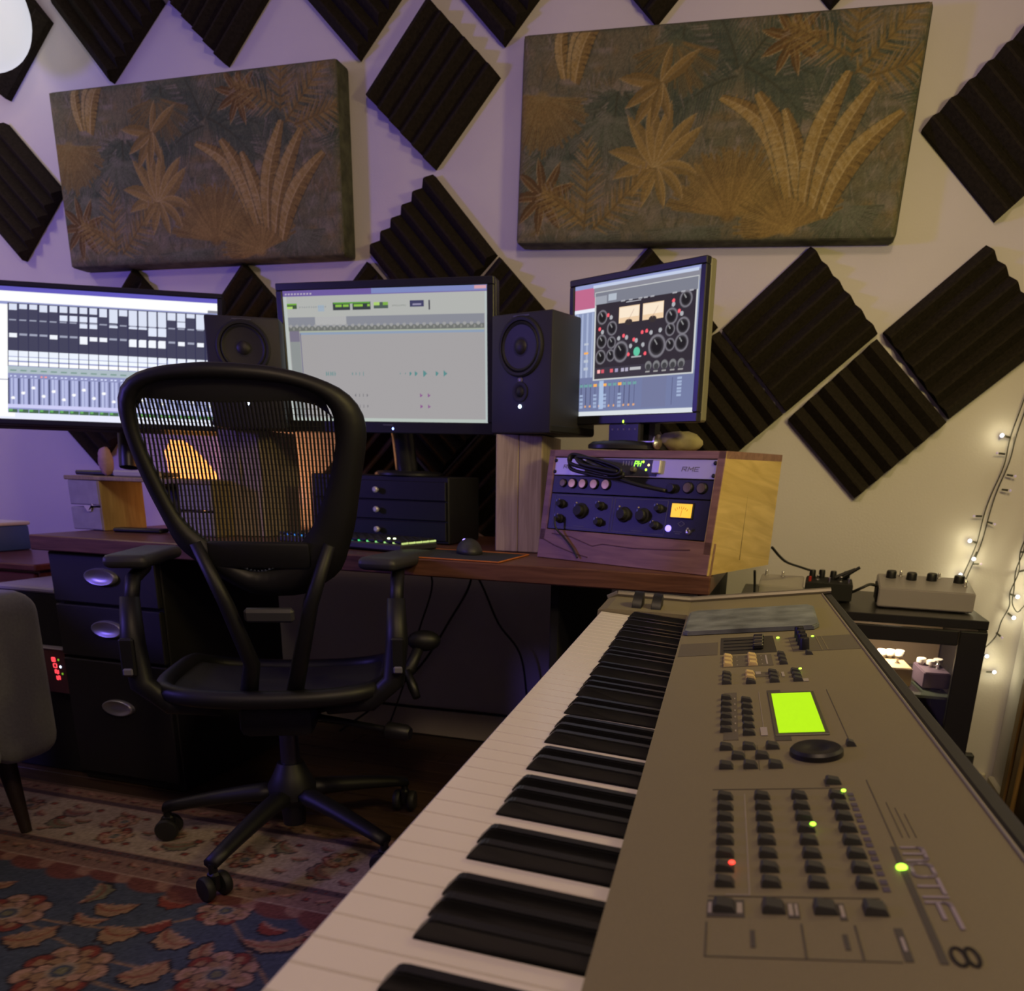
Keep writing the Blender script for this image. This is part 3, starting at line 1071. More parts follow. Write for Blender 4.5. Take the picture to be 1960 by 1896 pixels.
for k in range(5):
    E4(0.64 + 0.063 * k, 0.355, 0.026, (0.20, 0.20, 0.21))
    E4(0.64 + 0.063 * k, 0.345, 0.018, (0.05, 0.05, 0.055))
    R4(0.62 + 0.063 * k, 0.308, 0.655 + 0.063 * k, 0.316, (0.35, 0.34, 0.34))
for x, col in [(0.215, (1.0, 0.45, 0.45)), (0.25, (0.65, 0.10, 0.14)), (0.325, (0.75, 0.12, 0.15)), (0.37, (0.35, 0.32, 0.5)), (0.42, (0.45, 0.42, 0.55)), (0.455, (0.45, 0.42, 0.55))]:
    R4(x, 0.325, x + 0.024, 0.355, col)
R4(0.49, 0.335, 0.58, 0.352, (0.5, 0.5, 0.52))
R4(0.44, 0.825, 0.56, 0.832, (0.5, 0.5, 0.55))
for x in (0.40, 0.46, 0.54, 0.58, 0.63, 0.80, 0.86, 0.92):
    R4(x, 0.838, x + 0.03, 0.848, (0.40, 0.40, 0.44))
for k in range(13):
    x = 0.03 + 0.042 * k
    R4(x, 0.06, x + 0.006, 0.25, (0.09, 0.10, 0.20))
    R4(x - 0.012, 0.225, x + 0.018, 0.245, (0.95, 0.45, 0.10) if k in (4, 6, 9) else (0.16, 0.35, 0.36))
    if k in (1, 4, 6, 9):
        for q in range(4):
            R4(x - 0.012, 0.06 + 0.03 * q, x + 0.018, 0.08 + 0.03 * q, (0.34, 0.42, 0.62))
    else:
        E4(x, 0.075, 0.008, (0.75, 0.40, 0.20))
R4(0.235, 0.05, 0.275, 0.27, (0.45, 0.58, 0.82), 0.8)
R4(0.60, 0.05, 0.79, 0.275, (0.17, 0.19, 0.33))
for k in range(6):
    R4(0.87, 0.12 + 0.024 * k, 0.905, 0.138 + 0.024 * k, (0.36, 0.44, 0.64))
R4(0.83, 0.06, 0.836, 0.26, (0.09, 0.10, 0.2))
R4(0, 0.0, 1, 0.032, (0.70, 0.74, 0.78))
c.a *= 1.0
mon_r, mwr = monitor('monitor', 'small right screen showing a dark plug-in window with two meters, standing on the wooden rack', (0.327, -0.571, 1.245), -0.489, -0.017, w, h, 0.0155, 0.024, c, 'computer monitors on the desk', side=mat('monitor_side', (0.20, 0.19, 0.13), 0.45), chin=0.021)
nb = mwr.inverted()
b = MB()
b.box((-0.01, -0.197, 0.0), (0.10, 0.055, 0.02), bev=0.004)
b.build('button_strip', M_bez, mon_r)
for k in range(5):
    b = MB()
    b.box((-0.045 + 0.018 * k, -0.1845, 0.0105), (0.004, 0.004, 0.002))
    b.build('button', mat('bezel_button', (0.14, 0.13, 0.2), 0.4), mon_r)
b = MB()
b.sphere((-0.012, -0.1665, 0.0095), 0.0033, sc=(0.8, 1.1, 0.5), u=10, v=6)
b.build('power_light', M_led_g, mon_r)
b = MB()
b.box((-0.005, -0.195, -0.045), (0.115, 0.085, 0.04), bev=0.01)
b.build('stand_neck', M_bez, mon_r)
b = MB()
b.lathe([(0.095, 0), (0.095, 0.008), (0.085, 0.016), (0.02, 0.022)], nb @ TR((0.335, -0.555, 1.014), 0.3) @ Matrix.Diagonal((1.15, 0.75, 1, 1)), 28)
b.build('stand_base', M_bez, mon_r, smooth=True)
b = MB()
b.cyl((-0.085, -0.214, 0.0), (0.085, -0.214, 0.0), 0.0042)
b.lathe([(0.004, 0), (0.017, 0.002), (0.017, 0.006), (0.004, 0.008)], Matrix.Translation((0.085, -0.214, 0.0)) @ Matrix.Rotation(PI / 2, 4, 'Y'), 18)
b.build('clamp_bolt', M_chrome, mon_r, smooth=True)

# crumpled cloth on the rack behind the small screen
b = MB()
b.sphere((0, 0, 0), 0.05, sc=(1.2, 0.7, 0.5), u=14, v=9, jit=0.10)
o = b.build('crumpled_cloth', mat('beige_cloth', (0.34, 0.30, 0.17), 0.9, noise=0.2), None, smooth='all', matrix=TR((0.455, -0.555, 1.0325)))
tag(o, 'small crumpled beige cloth on the rack behind the small screen foot', 'cloth')

# ================================================================== loudspeakers
M_spk = mat('speaker_cabinet', (0.022, 0.021, 0.026), 0.55)
M_cone = mat('speaker_cone', (0.018, 0.016, 0.014), 0.5)


def speaker(label, fx, fy, ztop, yaw, logo=True):
    """front face centre at (fx, fy); yaw turns the face; local -y is the face"""
    t = thing('loudspeaker', label, 'loudspeaker', TR((fx, fy, ztop - 0.280), yaw), 'studio loudspeakers on the desk')
    wd, hd, dp = 0.192, 0.280, 0.20
    b = MB()
    b.box((0, dp / 2, hd / 2), (wd, dp, hd), bev=0.006, seg=2)
    b.build('cabinet', M_spk, t, smooth=True)
    fm = Matrix.Rotation(PI / 2, 4, 'X')
    m = Matrix.Translation((0, 0, hd - 0.078)) @ fm
    b = MB()
    b.lathe([(0.070, 0.0), (0.070, 0.004), (0.066, 0.007), (0.060, 0.006), (0.0585, 0.001)], m, 40)
    b.build('woofer_ring', M_rubber, t, smooth=True)
    b = MB()
    b.lathe([(0.0585, 0.003), (0.055, 0.006), (0.050, 0.003)], m, 40, False, False)
    b.build('surround', M_rubber, t, smooth=True)
    b = MB()
    b.lathe([(0.050, 0.003), (0.035, 0.0015), (0.018, 0.0008), (0.016, 0.003), (0.008, 0.006), (0.001, 0.007)], m, 40, False, True)
    b.build('woofer_cone', M_cone, t, smooth=True)
    m = Matrix.Translation((0, 0, 0.098)) @ fm
    b = MB()
    b.lathe([(0.024, 0.0), (0.024, 0.003), (0.020, 0.004), (0.0125, 0.001), (0.011, 0.003), (0.001, 0.006)], m, 28)
    b.build('tweeter', M_rubber, t, smooth=True)
    b = MB()
    b.lathe([(0.0075, 0.0), (0.0075, 0.0015), (0.004, 0.003), (0.001, 0.0032)], Matrix.Translation((0, 0, 0.126)) @ fm, 14)
    b.build('badge', mat('badge_grey', (0.22, 0.20, 0.22), 0.4, 0.5), t, smooth=True)
    b = MB()
    b.box((0, -0.0008, 0.272), (0.050, 0.0012, 0.004), bev=0.0004)
    b.build('name_bar', mat('badge_dim', (0.07, 0.07, 0.09), 0.5), t)
    b = MB()
    b.lathe([(0.0045, 0.0), (0.0045, 0.0015), (0.002, 0.003)], Matrix.Translation((0, 0, 0.064)) @ fm, 14)
    b.build('power_light', M_led_w, t, smooth=True)
    b = MB()
    b.box((0, 0.10, 0.012), (wd + 0.004, dp - 0.004, 0.02), bev=0.004)
    b.build('isolation_pad', M_blackm, t)
    return t


speaker('right loudspeaker with a lit blue power light, on two pale wooden blocks', 0.047, -0.576, 1.3265, math.radians(-20))
speaker('left loudspeaker, unlit and dim, half hidden by the chair back', -0.722, -0.618, 1.3265, math.radians(25))

# pale wooden blocks carrying the speakers
M_blk = wood('pale_pine', (0.34, 0.26, 0.19), (0.50, 0.40, 0.30), 5, (18, 18, 1.2), 0.6)


def block(x, y, rz, label, gap=0.0):
    b = MB()
    b.box((0, 0.11, 0.150), (0.062, 0.22, 0.299), bev=0.002)
    o = b.build('wooden_block', M_blk, None, matrix=TR((x, y, DZ + 0.0008), rz))
    tag(o, label, 'wooden block', 'upright pale wooden blocks under the loudspeakers')


block(0.004, -0.547, 0.06, 'left one of the two pale wooden blocks under the right loudspeaker')
block(0.067, -0.543, 0.06, 'right one of the two pale wooden blocks under the right loudspeaker, beside the rack')
block(-0.85, -0.545, 0.10, 'left one of the two pale wooden blocks under the dim left loudspeaker')
block(-0.786, -0.538, 0.10, 'right one of the two pale wooden blocks under the dim left loudspeaker')

# ================================================================== wooden rack case with slanted front
M_rackf = wood('rack_wood_front', (0.19, 0.095, 0.075), (0.30, 0.16, 0.125), 4, (1.5, 12, 12), 0.5)
M_racks = wood('rack_wood_lit_side', (0.52, 0.36, 0.11), (0.72, 0.52, 0.20), 3.5, (9, 9, 1.0), 0.5)  # same case wood, with the warm light from the right put into its colour
FL = Vector((0.119, -0.633, DZ + 0.0008))
FR = Vector((0.571, -0.825, DZ + 0.0008))
exr = (FR - FL).normalized()
dr_ = Vector((-exr.y, exr.x, 0))           # toward the wall
sl = Vector((0.0, 0.0, 1)) * 0.987 + dr_ * 0.162
sl.normalize()
nf = exr.cross(sl).normalized()            # out of the face, toward the viewer
RW = (FR - FL).length
RM = frame_m(FL, exr, sl, nf)              # local x along the front, y up the slanted face, z out
RMi = RM.inverted()
t = thing('rack_case', 'wooden rack case with slanted front and knotty warm lit side, at the right desk end', 'rack case', RM)
side = Vector((0.345, 0.939, 0))
ztop = 0.266


def W2(p):
    return RMi @ Vector(p)


def hexa(b, pts):
    vs = [b.bm.verts.new(p) for p in pts]
    for f in ((0, 1, 2, 3), (7, 6, 5, 4), (0, 4, 5, 1), (1, 5, 6, 2), (2, 6, 7, 3), (3, 7, 4, 0)):
        b.bm.faces.new([vs[i] for i in f])


def side_panel(x0, x1, m, name):
    b = MB()
    pts = []
    for x in (x0, x1):
        base = FL + exr * x
        p0, p1 = base, base + sl * ztop
        p2 = Vector((p1.x, p1.y, 0)) + side * 0.318
        p2.z = p1.z + 0.003
        p3 = Vector((base.x, base.y, 0)) + side * 0.348
        p3.z = DZ + 0.0008
        pts += [RMi @ p for p in (p0, p1, p2, p3)]
    hexa(b, pts)
    return b.build(name, m, t)


side_panel(RW - 0.020, RW, [M_racks], 'side_panel')
side_panel(0.0, 0.020, M_rackf, 'side_panel')
b = MB()
b.box((RW / 2, ztop - 0.0085, -0.002), (RW - 0.001, 0.017, 0.006), bev=0.001)
for x in (0.0085, RW - 0.0095):
    b.box((x, 0.155, -0.002), (0.018, 0.222, 0.006), bev=0.001)
b.build('front_rim', M_rackf, t)
b = MB()
b.box((RW / 2, 0.036, -0.010), (RW - 0.001, 0.072, 0.022), bev=0.001)
b.build('front_board', M_rackf, t)
b = MB()
pts = []
for dz in (0.0, -0.016):
    for a, d2 in ((0.0, 0.0), (RW, 0.0), (RW, 1.0), (0.0, 1.0)):
        p = FL + exr * a + sl * ztop
        p = Vector((p.x, p.y, p.z)) + side * (0.318 * d2)
        p.z = FL.z + ztop * sl.z + 0.003 * d2 + dz
        pts.append(RMi @ p)
hexa(b, pts)
b.build('top_panel', M_rackf, t)
# knot in the warm lit side, a darker whorl in the plank
M_knot = mat('wood_knot', (0.12, 0.085, 0.04), 0.6, noise=0.4, nscale=60)


def in_side(d, z):
    base = FR + side * d
    return RMi @ Vector((base.x, base.y, z))


nrm = (RMi.to_3x3() @ Vector((side.y, -side.x, 0))).normalized()
for d, z, a, bb in [(0.175, 0.925, 0.016, 0.030)]:
    b = MB()
    vs = []
    for i in range(20):
        an = 2 * PI * i / 20
        k = 1 + 0.18 * math.sin(3 * an + 1) + 0.12 * math.sin(5 * an)
        vs.append(b.bm.verts.new(in_side(d + a * k * math.cos(an), z + bb * k * math.sin(an)) + nrm * 0.0006))
    b.bm.faces.new(vs)
    b.build('knot', M_knot, t)
b = MB()
b.tube([in_side(0.19, 1.0) + nrm * 0.0003, in_side(0.185, 0.97) + nrm * 0.0003, in_side(0.178, 0.93) + nrm * 0.0003, in_side(0.172, 0.86) + nrm * 0.0003, in_side(0.165, 0.77) + nrm * 0.0003], 0.0012, 5)
b.build('wood_crack', M_knot, t)
b = MB()
b.tube([(0.04, 0.062, 0.0012), (0.10, 0.058, 0.0012), (0.17, 0.040, 0.0012), (0.20, 0.047, 0.0012), (0.29, 0.044, 0.0012), (0.38, 0.048, 0.0012), (0.44, 0.052, 0.0012)], 0.0011, 5)
b.tube([(0.005, 0.05, 0.0012), (0.05, 0.034, 0.0012), (0.11, 0.020, 0.0012), (0.16, 0.012, 0.0012)], 0.0013, 5)
b.build('grain_line', mat('grain_dark', (0.09, 0.035, 0.025), 0.6), t)


def rack_thing(name, label, cat, y0, y1):
    """a unit inside the rack; origin at its lower left front corner"""
    return thing(name, label, cat, RM @ Matrix.Translation((0.0135, y0, -0.004))), y1 - y0


UW = RW - 0.0295


def strokes(b, segs, wd, z, m=I4, th=0.0006):
    """flat strokes (x0,y0,x1,y1) lying on a panel"""
    for x0, y0, x1, y1 in segs:
        L = math.hypot(x1 - x0, y1 - y0)
        b.box((0, 0, z), (L + wd, wd, th), m @ Matrix.Translation(((x0 + x1) / 2, (y0 + y1) / 2, 0)) @ Matrix.Rotation(math.atan2(y1 - y0, x1 - x0), 4, 'Z'))


LET = {'R': [(0, 0, 0, 1), (0, 1, .8, 1), (.8, 1, .8, .55), (.8, .5, 0, .5), (.35, .5, .85, 0)], 'M': [(0, 0, 0, 1), (0, 1, .45, .4), (.45, .4, .9, 1), (.9, 1, .9, 0)],
       'E': [(0, 0, 0, 1), (0, 1, .8, 1), (0, .5, .65, .5), (0, 0, .8, 0)], 'P': [(0, 0, 0, 1), (0, 1, .8, 1), (.8, 1, .8, .5), (.8, .5, 0, .5)], 'H': [(0, 0, 0, 1), (.8, 0, .8, 1), (0, .5, .8, .5)]}


def text(b, s, x, y, h, wd, z, slant=0.0, gap=0.35, ws=0.9):
    for ch in s:
        strokes(b, [(x + (q[0] * ws + q[1] * slant) * h, y + q[1] * h, x + (q[2] * ws + q[3] * slant) * h, y + q[3] * h) for q in LET[ch]], wd, z)
        x += (0.9 * ws + gap) * h


# 1: audio interface, silver ears and dark middle
u, uh = rack_thing('audio_interface', 'slim silver audio interface with green readout, topmost unit in the wooden rack', 'audio interface', 0.2055, 0.2485)
b = MB()
b.box((UW / 2, uh / 2, -0.001), (UW, uh - 0.001, 0.006), bev=0.001)
b.box((UW / 2, uh / 2, -0.10), (UW - 0.02, uh - 0.006, 0.19))
b.build('face_plate', mat('face_silver', (0.56, 0.54, 0.60), 0.42, 0.35), u)
b = MB()
b.box((0.205, uh / 2, 0.0025), (0.205, uh * 0.86, 0.002), bev=0.0006)
b.build('dark_panel', mat('face_navy', (0.050, 0.050, 0.085), 0.4), u)
b = MB()
text(b, 'RME', 0.034, 0.017, 0.0075, 0.0016, 0.0023, 0.25, 0.5, 1.5)
text(b, 'RME', 0.372, 0.017, 0.0085, 0.0016, 0.0023, 0.25, 0.5, 1.5)
b.build('brand_print', mat('print_grey', (0.20, 0.19, 0.24), 0.6), u)
b = MB()
text(b, 'PH', 0.2445, 0.0255, 0.0105, 0.0021, 0.0040, 0.2, 0.25, 0.8)
b.build('readout', glow('readout', (0.35, 1.0, 0.05), 1.6), u)
for x, y, m_ in [(0.2685, 0.035, M_led_g), (0.284, 0.028, glow('amber', (1.0, 0.75, 0.25), 3.0)), (0.2785, 0.0175, M_led_g)]:
    b = MB()
    b.sphere((x, y, 0.004), 0.0028, sc=(1, 1, 0.5), u=10, v=6)
    b.build('signal_light', m_, u)
b = MB()
for k in range(4):
    b.box((0.213 + 0.008 * k, 0.031, 0.0038), (0.0018, 0.010, 0.0006))
b.build('meter_marks', mat('print_light', (0.30, 0.30, 0.40), 0.5), u)
b = MB()
b.lathe([(0.0065, 0), (0.0065, 0.009), (0.005, 0.011)], Matrix.Translation((0.2465, 0.0165, 0.003)), 18)
b.build('knob', mat('knob_grey', (0.16, 0.14, 0.13), 0.4), u, smooth=True)
b = MB()
b.box((0.309, 0.0235, 0.0075), (0.022, 0.030, 0.010), bev=0.002)
b.build('usb_plug', mat('plug_silver', (0.62, 0.60, 0.56), 0.35, 0.5), u)
for x, y in [(0.008, 0.035), (0.008, 0.008), (UW - 0.008, 0.035), (UW - 0.008, 0.008)]:
    b = MB()
    b.lathe([(0.0045, 0), (0.0045, 0.002), (0.002, 0.003)], Matrix.Translation((x, y, 0.002)), 10)
    b.build('screw', M_black, u)

# 2: black unit with round gold sockets
u, uh = rack_thing('instrument_panel', 'black rack unit with a row of gold discs, second unit in the wooden rack', 'rack unit', 0.1622, 0.2045)
b = MB()
b.box((UW / 2, uh / 2, -0.001), (UW, uh - 0.001, 0.006), bev=0.001)
b.box((UW / 2, uh / 2, -0.10), (UW - 0.02, uh - 0.006, 0.19))
b.build('face_plate', mat('face_black', (0.013, 0.013, 0.018), 0.42), u)
M_gold = mat('gold_disc', (0.60, 0.42, 0.13), 0.35, 0.55)
M_gdim = mat('dull_disc', (0.16, 0.12, 0.045), 0.4, 0.55)
for x, r, m_ in [(0.040, 0.0085, M_gdim), (0.0695, 0.0105, M_gold), (0.1015, 0.0105, M_gold), (0.136, 0.0108, M_gold), (0.171, 0.0112, M_gold), (0.395, 0.0108, M_gdim), (0.430, 0.0108, M_gdim)]:
    b = MB()
    b.lathe([(r + 0.0018, 0), (r + 0.0018, 0.0035), (r, 0.005)], Matrix.Translation((x, uh / 2 + 0.003, 0.002)), 24)
    k = b.build('socket', M_black, u, smooth=True)
    b = MB()
    b.lathe([(r * 0.93, 0.005), (r * 0.93, 0.0056), (r * 0.3, 0.0058)], Matrix.Translation((x, uh / 2 + 0.003, 0.002)), 24)
    b.build('disc', m_, k)
b = MB()
b.lathe([(0.010, 0), (0.010, 0.012), (0.009, 0.013)], Matrix.Translation((0.355, uh / 2, 0.002)), 20)
b.build('knob', M_black, u, smooth=True)

# 3: channel strip with amber meter
u, uh = rack_thing('channel_strip', 'black two unit channel strip with a glowing amber meter, lowest in the wooden rack', 'channel strip', 0.0735, 0.1615)
b = MB()
b.box((UW / 2, uh / 2, -0.001), (UW, uh - 0.001, 0.006), bev=0.001)
b.box((UW / 2, uh / 2, -0.10), (UW - 0.02, uh - 0.006, 0.19))
b.build('face_plate', mat('face_black'  , (0.013, 0.013, 0.018), 0.42), u)
M_line = mat('print_line', (0.12, 0.12, 0.17), 0.6)
b = MB()
for x0, x1 in [(0.022, 0.196), (0.204, 0.350)]:
    y0, y1 = 0.006, 0.083
    strokes(b, [(x0, y0, x1, y0), (x1, y0, x1, y1), (x1, y1, x0, y1), (x0, y1, x0, y0)], 0.0012, 0.0023)
strokes(b, [(0.09, 0.011, 0.12, 0.011), (0.26, 0.011, 0.29, 0.011), (0.375, 0.016, 0.395, 0.016), (0.38, 0.012, 0.392, 0.012), (0.383, 0.034, 0.392, 0.040), (0.392, 0.040, 0.401, 0.034), (0.401, 0.034, 0.392, 0.028), (0.392, 0.028, 0.383, 0.034)], 0.0012, 0.0023)
b.build('panel_print', M_line, u)
M_ptr = mat('pointer_white', (0.62, 0.55, 0.42), 0.4)
M_ptb = mat('pointer_blue', (0.12, 0.15, 0.60), 0.4)
for x, y, r in [(0.044, 0.062, 0.010), (0.106, 0.048, 0.017), (0.165, 0.062, 0.0095), (0.044, 0.026, 0.010), (0.166, 0.024, 0.0095), (0.234, 0.046, 0.016), (0.288, 0.046, 0.016), (0.330, 0.064, 0.009), (0.325, 0.026, 0.009)]:
    b = MB()
    b.lathe([(r * 1.15, 0), (r * 1.1, 0.004), (r * 0.85, 0.006), (r * 0.78, 0.016), (r * 0.7, 0.0175)], Matrix.Translation((x, y, 0.002)), 22)
    k = b.build('knob', M_rubber, u, smooth=True)
    b = MB()
    b.box((x - r * 0.45, y + r * 0.62, 0.0193), (0.0022, 0.005, 0.001))
    b.build('pointer', M_ptb, k)
    b = MB()
    b.sphere((x - r * 0.95, y + r * 1.12, 0.003), 0.0024 if r > 0.012 else 0.0014, u=8, v=6)
    b.build('scale_dot', M_ptr, k)
b = MB()
b.box((0.389, 0.0625, 0.003), (0.058, 0.036, 0.004), bev=0.001)
mt = b.build('meter_frame', M_black, u)
b = MB()
b.box((0.389, 0.0625, 0.0054), (0.052, 0.030, 0.002), bev=0.0005)
b.build('meter_glass', glow('amber_meter', (1.0, 0.50, 0.02), 1.25), mt)
b = MB()
for k in range(7):
    a = math.radians(50 + 80 * k / 6)
    strokes(b, [(0.389 + 0.021 * math.cos(a), 0.046 + 0.021 * math.sin(a), 0.389 + 0.0255 * math.cos(a), 0.046 + 0.0255 * math.sin(a))], 0.0009, 0.0066, th=0.0003)
strokes(b, [(0.389, 0.050, 0.391, 0.066)], 0.0008, 0.0066, th=0.0003)
b.build('meter_scale', mat('scale_brown', (0.35, 0.16, 0.01), 0.6), mt)
b = MB()
b.lathe([(0.0072, 0), (0.0072, 0.003), (0.004, 0.0055)], Matrix.Translation((0.3605, 0.022, 0.002)), 16)
b.build('power_lamp', glow('violet_lamp', (0.25, 0.18, 1.0), 3.0), u, smooth=True)
b = MB()
b.lathe([(0.0065, 0), (0.0065, 0.002), (0.004, 0.003)], Matrix.Translation((0.413, 0.017, 0.002)), 14)
b.cyl((0.413, 0.017, 0.003), (0.417, 0.024, 0.014), 0.0018, 0.0026)
b.build('toggle_switch', M_chrome, u, smooth=True)


def cable(name, label, pts, r, mt=None, group=None, cat='cable', n=6, sub=6):
    """smooth round cable through points"""
    P = [Vector(p) for p in pts]
    out = []
    for i in range(len(P) - 1):
        p0, p1, p2, p3 = P[max(i - 1, 0)], P[i], P[i + 1], P[min(i + 2, len(P) - 1)]
        for k in range(sub):
            s = k / sub
            out.append(0.5 * ((2 * p1) + (-p0 + p2) * s + (2 * p0 - 5 * p1 + 4 * p2 - p3) * s * s + (-p0 + 3 * p1 - 3 * p2 + p3) * s ** 3))
    out.append(P[-1])
    b = MB()
    b.tube(out, r, n)
    o = b.build(name, mt or M_cable, None, smooth='all')
    if label:
        tag(o, label, cat, group)
    return o


def rk(x, y, z):
    return RM @ Vector((x, y, z))


cable('coiled_cable', 'black coiled headphone cable draped over the rack front units',
      [rk(0.36, 0.176, 0.012), rk(0.30, 0.183, 0.03), rk(0.24, 0.197, 0.038), rk(0.16, 0.222, 0.035), rk(0.105, 0.243, 0.030), rk(0.092, 0.236, 0.03), rk(0.10, 0.215, 0.034), rk(0.16, 0.203, 0.040),
       rk(0.23, 0.195, 0.044), rk(0.26, 0.205, 0.042), rk(0.20, 0.225, 0.042), rk(0.13, 0.245, 0.036), rk(0.10, 0.246, 0.040), rk(0.105, 0.226, 0.046), rk(0.17, 0.212, 0.050), rk(0.24, 0.202, 0.050), rk(0.255, 0.215, 0.05),
       rk(0.19, 0.233, 0.050), rk(0.125, 0.240, 0.048), rk(0.15, 0.222, 0.055), rk(0.22, 0.212, 0.056), rk(0.25, 0.208, 0.052)], 0.0045)
cable('thin_cable', 'thin black cable hanging from the channel strip over the rack front board', [rk(0.058, 0.10, 0.02), rk(0.063, 0.075, 0.018), rk(0.085, 0.055, 0.010), rk(0.115, 0.030, 0.008), rk(0.135, 0.008, 0.008)], 0.0028)

# ================================================================== things on the desk
# drawer box under the centre screen
t = thing('drawer_box', 'small black drawer box with three silver knobs under the centre screen', 'drawer box', TR((-0.42, -0.46, DZ + 0.0008)))
b = MB()
b.box((0, 0.115, 0.094), (0.44, 0.23, 0.186), bev=0.003)
b.build('carcass', M_black, t)
for z in (0.036, 0.092, 0.147):
    b = MB()
    b.box((0, -0.0035, z), (0.425, 0.007, 0.052), bev=0.0015)
    d = b.build('drawer', M_black, t)
    b = MB()
    b.lathe([(0.004, 0), (0.004, 0.008), (0.0085, 0.010), (0.0085, 0.016), (0.005, 0.019)], Matrix.Translation((0, -0.007, z)) @ Matrix.Rotation(PI / 2, 4, 'X'), 16)
    b.build('drawer_knob', mat('knob_silver', (0.62, 0.60, 0.66), 0.4, 0.4), d, smooth=True)

# light-up computer keyboard
kz = DZ + 0.0035
t = thing('computer_keyboard', 'black computer keyboard with rainbow backlit keys in front of the centre screen', 'keyboard', TR((-0.40, -0.635, kz), -0.22))
b = MB()
b.box((0, 0, 0.010), (0.44, 0.15, 0.019), bev=0.004)
b.build('base', M_dgrey, t)
kc = None
for r in range(5):
    for k in range(15):
        x, y = -0.203 + 0.029 * k, -0.058 + 0.029 * r
        if kc is None:
            b = MB()
            b.box((0, 0, 0), (0.0235, 0.0235, 0.008), bev=0.002)
            kc = b.build('key', M_black, t)
            o = kc
        else:
            o = copy_part(kc, t)
        o.location = (x, y, 0.0245)
for k in range(15):
    f = k / 14
    col = (0.05, 0.25 + 0.5 * f, 1 - f) if f < 0.6 else ((f - 0.6) * 1.6, 0.8, 0.25)
    m_ = glow('key_%d' % k, col, 0.9)
    b = MB()
    for r in range(5):
        x, y = -0.203 + 0.029 * k, -0.058 + 0.029 * r
        b.box((x + 0.0145, y, 0.0215), (0.0030, 0.024, 0.004))
        b.box((x, y + 0.0145, 0.0215), (0.024, 0.0030, 0.004))
    b.build('key_light', m_, t)
for x, y, m_ in [(-0.02, -0.0615, glow('mint', (0.1, 0.9, 0.5), 4)), (0.165, -0.035, glow('lime', (0.8, 1.0, 0.5), 5)), (0.15, -0.040, glow('lime', (0.8, 1.0, 0.5), 5))]:
    b = MB()
    b.sphere((x, y, 0.0295), 0.004, sc=(1, 1, 0.5), u=10, v=6)
    b.build('indicator', m_, t)

t = thing('mouse_mat', 'dark mouse mat with an orange stitched edge on the desk, left of the wooden blocks', 'mouse mat', TR((-0.07, -0.715, DZ + 0.0008), -0.02))
b = MB()
b.box((0, 0, 0.0010), (0.31, 0.215, 0.002), bev=0.0006)
b.build('pad', mat('mat_cloth', (0.020, 0.020, 0.028), 0.9), t)
b = MB()
for c_, s_ in [((0, -0.1085, 0.0015), (0.316, 0.004, 0.003)), ((0, 0.1085, 0.0015), (0.316, 0.004, 0.003)), ((-0.156, 0, 0.0015), (0.004, 0.217, 0.003)), ((0.156, 0, 0.0015), (0.004, 0.217, 0.003))]:
    b.box(c_, s_, bev=0.0008)
b.build('edge_stitching', mat('orange_stitch', (0.55, 0.16, 0.03), 0.8), t)
t = thing('mouse', 'black computer mouse with a violet light on the mouse mat', 'mouse', TR((-0.055, -0.665, DZ + 0.0035), 0.5))
b = MB()
b.sphere((0, 0, 0), 0.06, Matrix.Translation((0, 0, 0.0)), sc=(0.56, 1.0, 0.62), u=20, v=12)
for v in b.bm.verts:
    if v.co.z < 0:
        v.co.z = 0
b.build('shell', M_dgrey, t, smooth='all')
b = MB()
b.sphere((-0.006, 0.042, 0.0285), 0.0058, sc=(1.3, 0.8, 0.7), u=12, v=8)
b.build('wheel_light', glow('mouse_violet', (0.35, 0.25, 1.0), 6.0), t)

# pale block riser under the left screen
M_conc = mat('grey_block', (0.34, 0.32, 0.35), 0.85, noise=0.12, nscale=25, bump=0.3, bscale=120)
M_rise = wood('riser_pine_lit_end', (0.26, 0.19, 0.08), (0.36, 0.28, 0.13), 5, (14, 14, 1.5), 0.6)
t = thing('screen_riser', 'grey and pine riser carrying the leftmost screen, cables hanging in its opening', 'riser', TR((-1.318, -0.625, DZ + 0.0008)))
for sx, nm in ((0.0, 'left'), (0.40, 'right')):
    b = MB()
    b.box((sx, 0.085, 0.034), (0.112, 0.17, 0.066), bev=0.003)
    b.build('lower_block', M_conc, t)
    b = MB()
    b.box((sx, 0.085, 0.110), (0.112, 0.17, 0.072), bev=0.003)
    b.build('upper_block', M_conc, t)
    b = MB()
    b.box((sx + 0.0595, 0.085, 0.073), (0.006, 0.17, 0.145), bev=0.001)  # slab over the blocks' right face, warm light put into its yellow
    b.build('lit_end_face', M_rise, t)
b = MB()
b.box((0.20, 0.085, 0.1525), (0.53, 0.175, 0.012), bev=0.002)
b.build('top_board', M_rise, t)
o = MB()
o.prism([(-0.02, 0), (0.018, 0), (0.012, 0.006), (0.006, -0.016), (-0.006, -0.018)], 0, 0.002, TR((-1.30, -0.6275, DZ + 0.0735)) @ Matrix.Rotation(PI / 2, 4, 'X'))
o = o.build('paper_slip', mat('paper_white', (0.66, 0.6, 0.58), 0.9))
tag(o, 'scrap of white paper stuck in the gap of the grey riser blocks', 'paper')
b = MB()
b.sphere((0, 0, 0.042), 0.026, sc=(0.85, 0.8, 1.6), u=12, v=9, jit=0.08)
o = b.build('pink_stone', mat('pink_stone', (0.44, 0.27, 0.25), 0.7, noise=0.2), None, smooth='all', matrix=TR((-1.268, -0.575, 0.9058)))
tag(o, 'small upright pink stone on the riser beside the left screen foot', 'stone')
b = MB()
b.box((0, 0, 0.009), (0.11, 0.08, 0.018), bev=0.004)
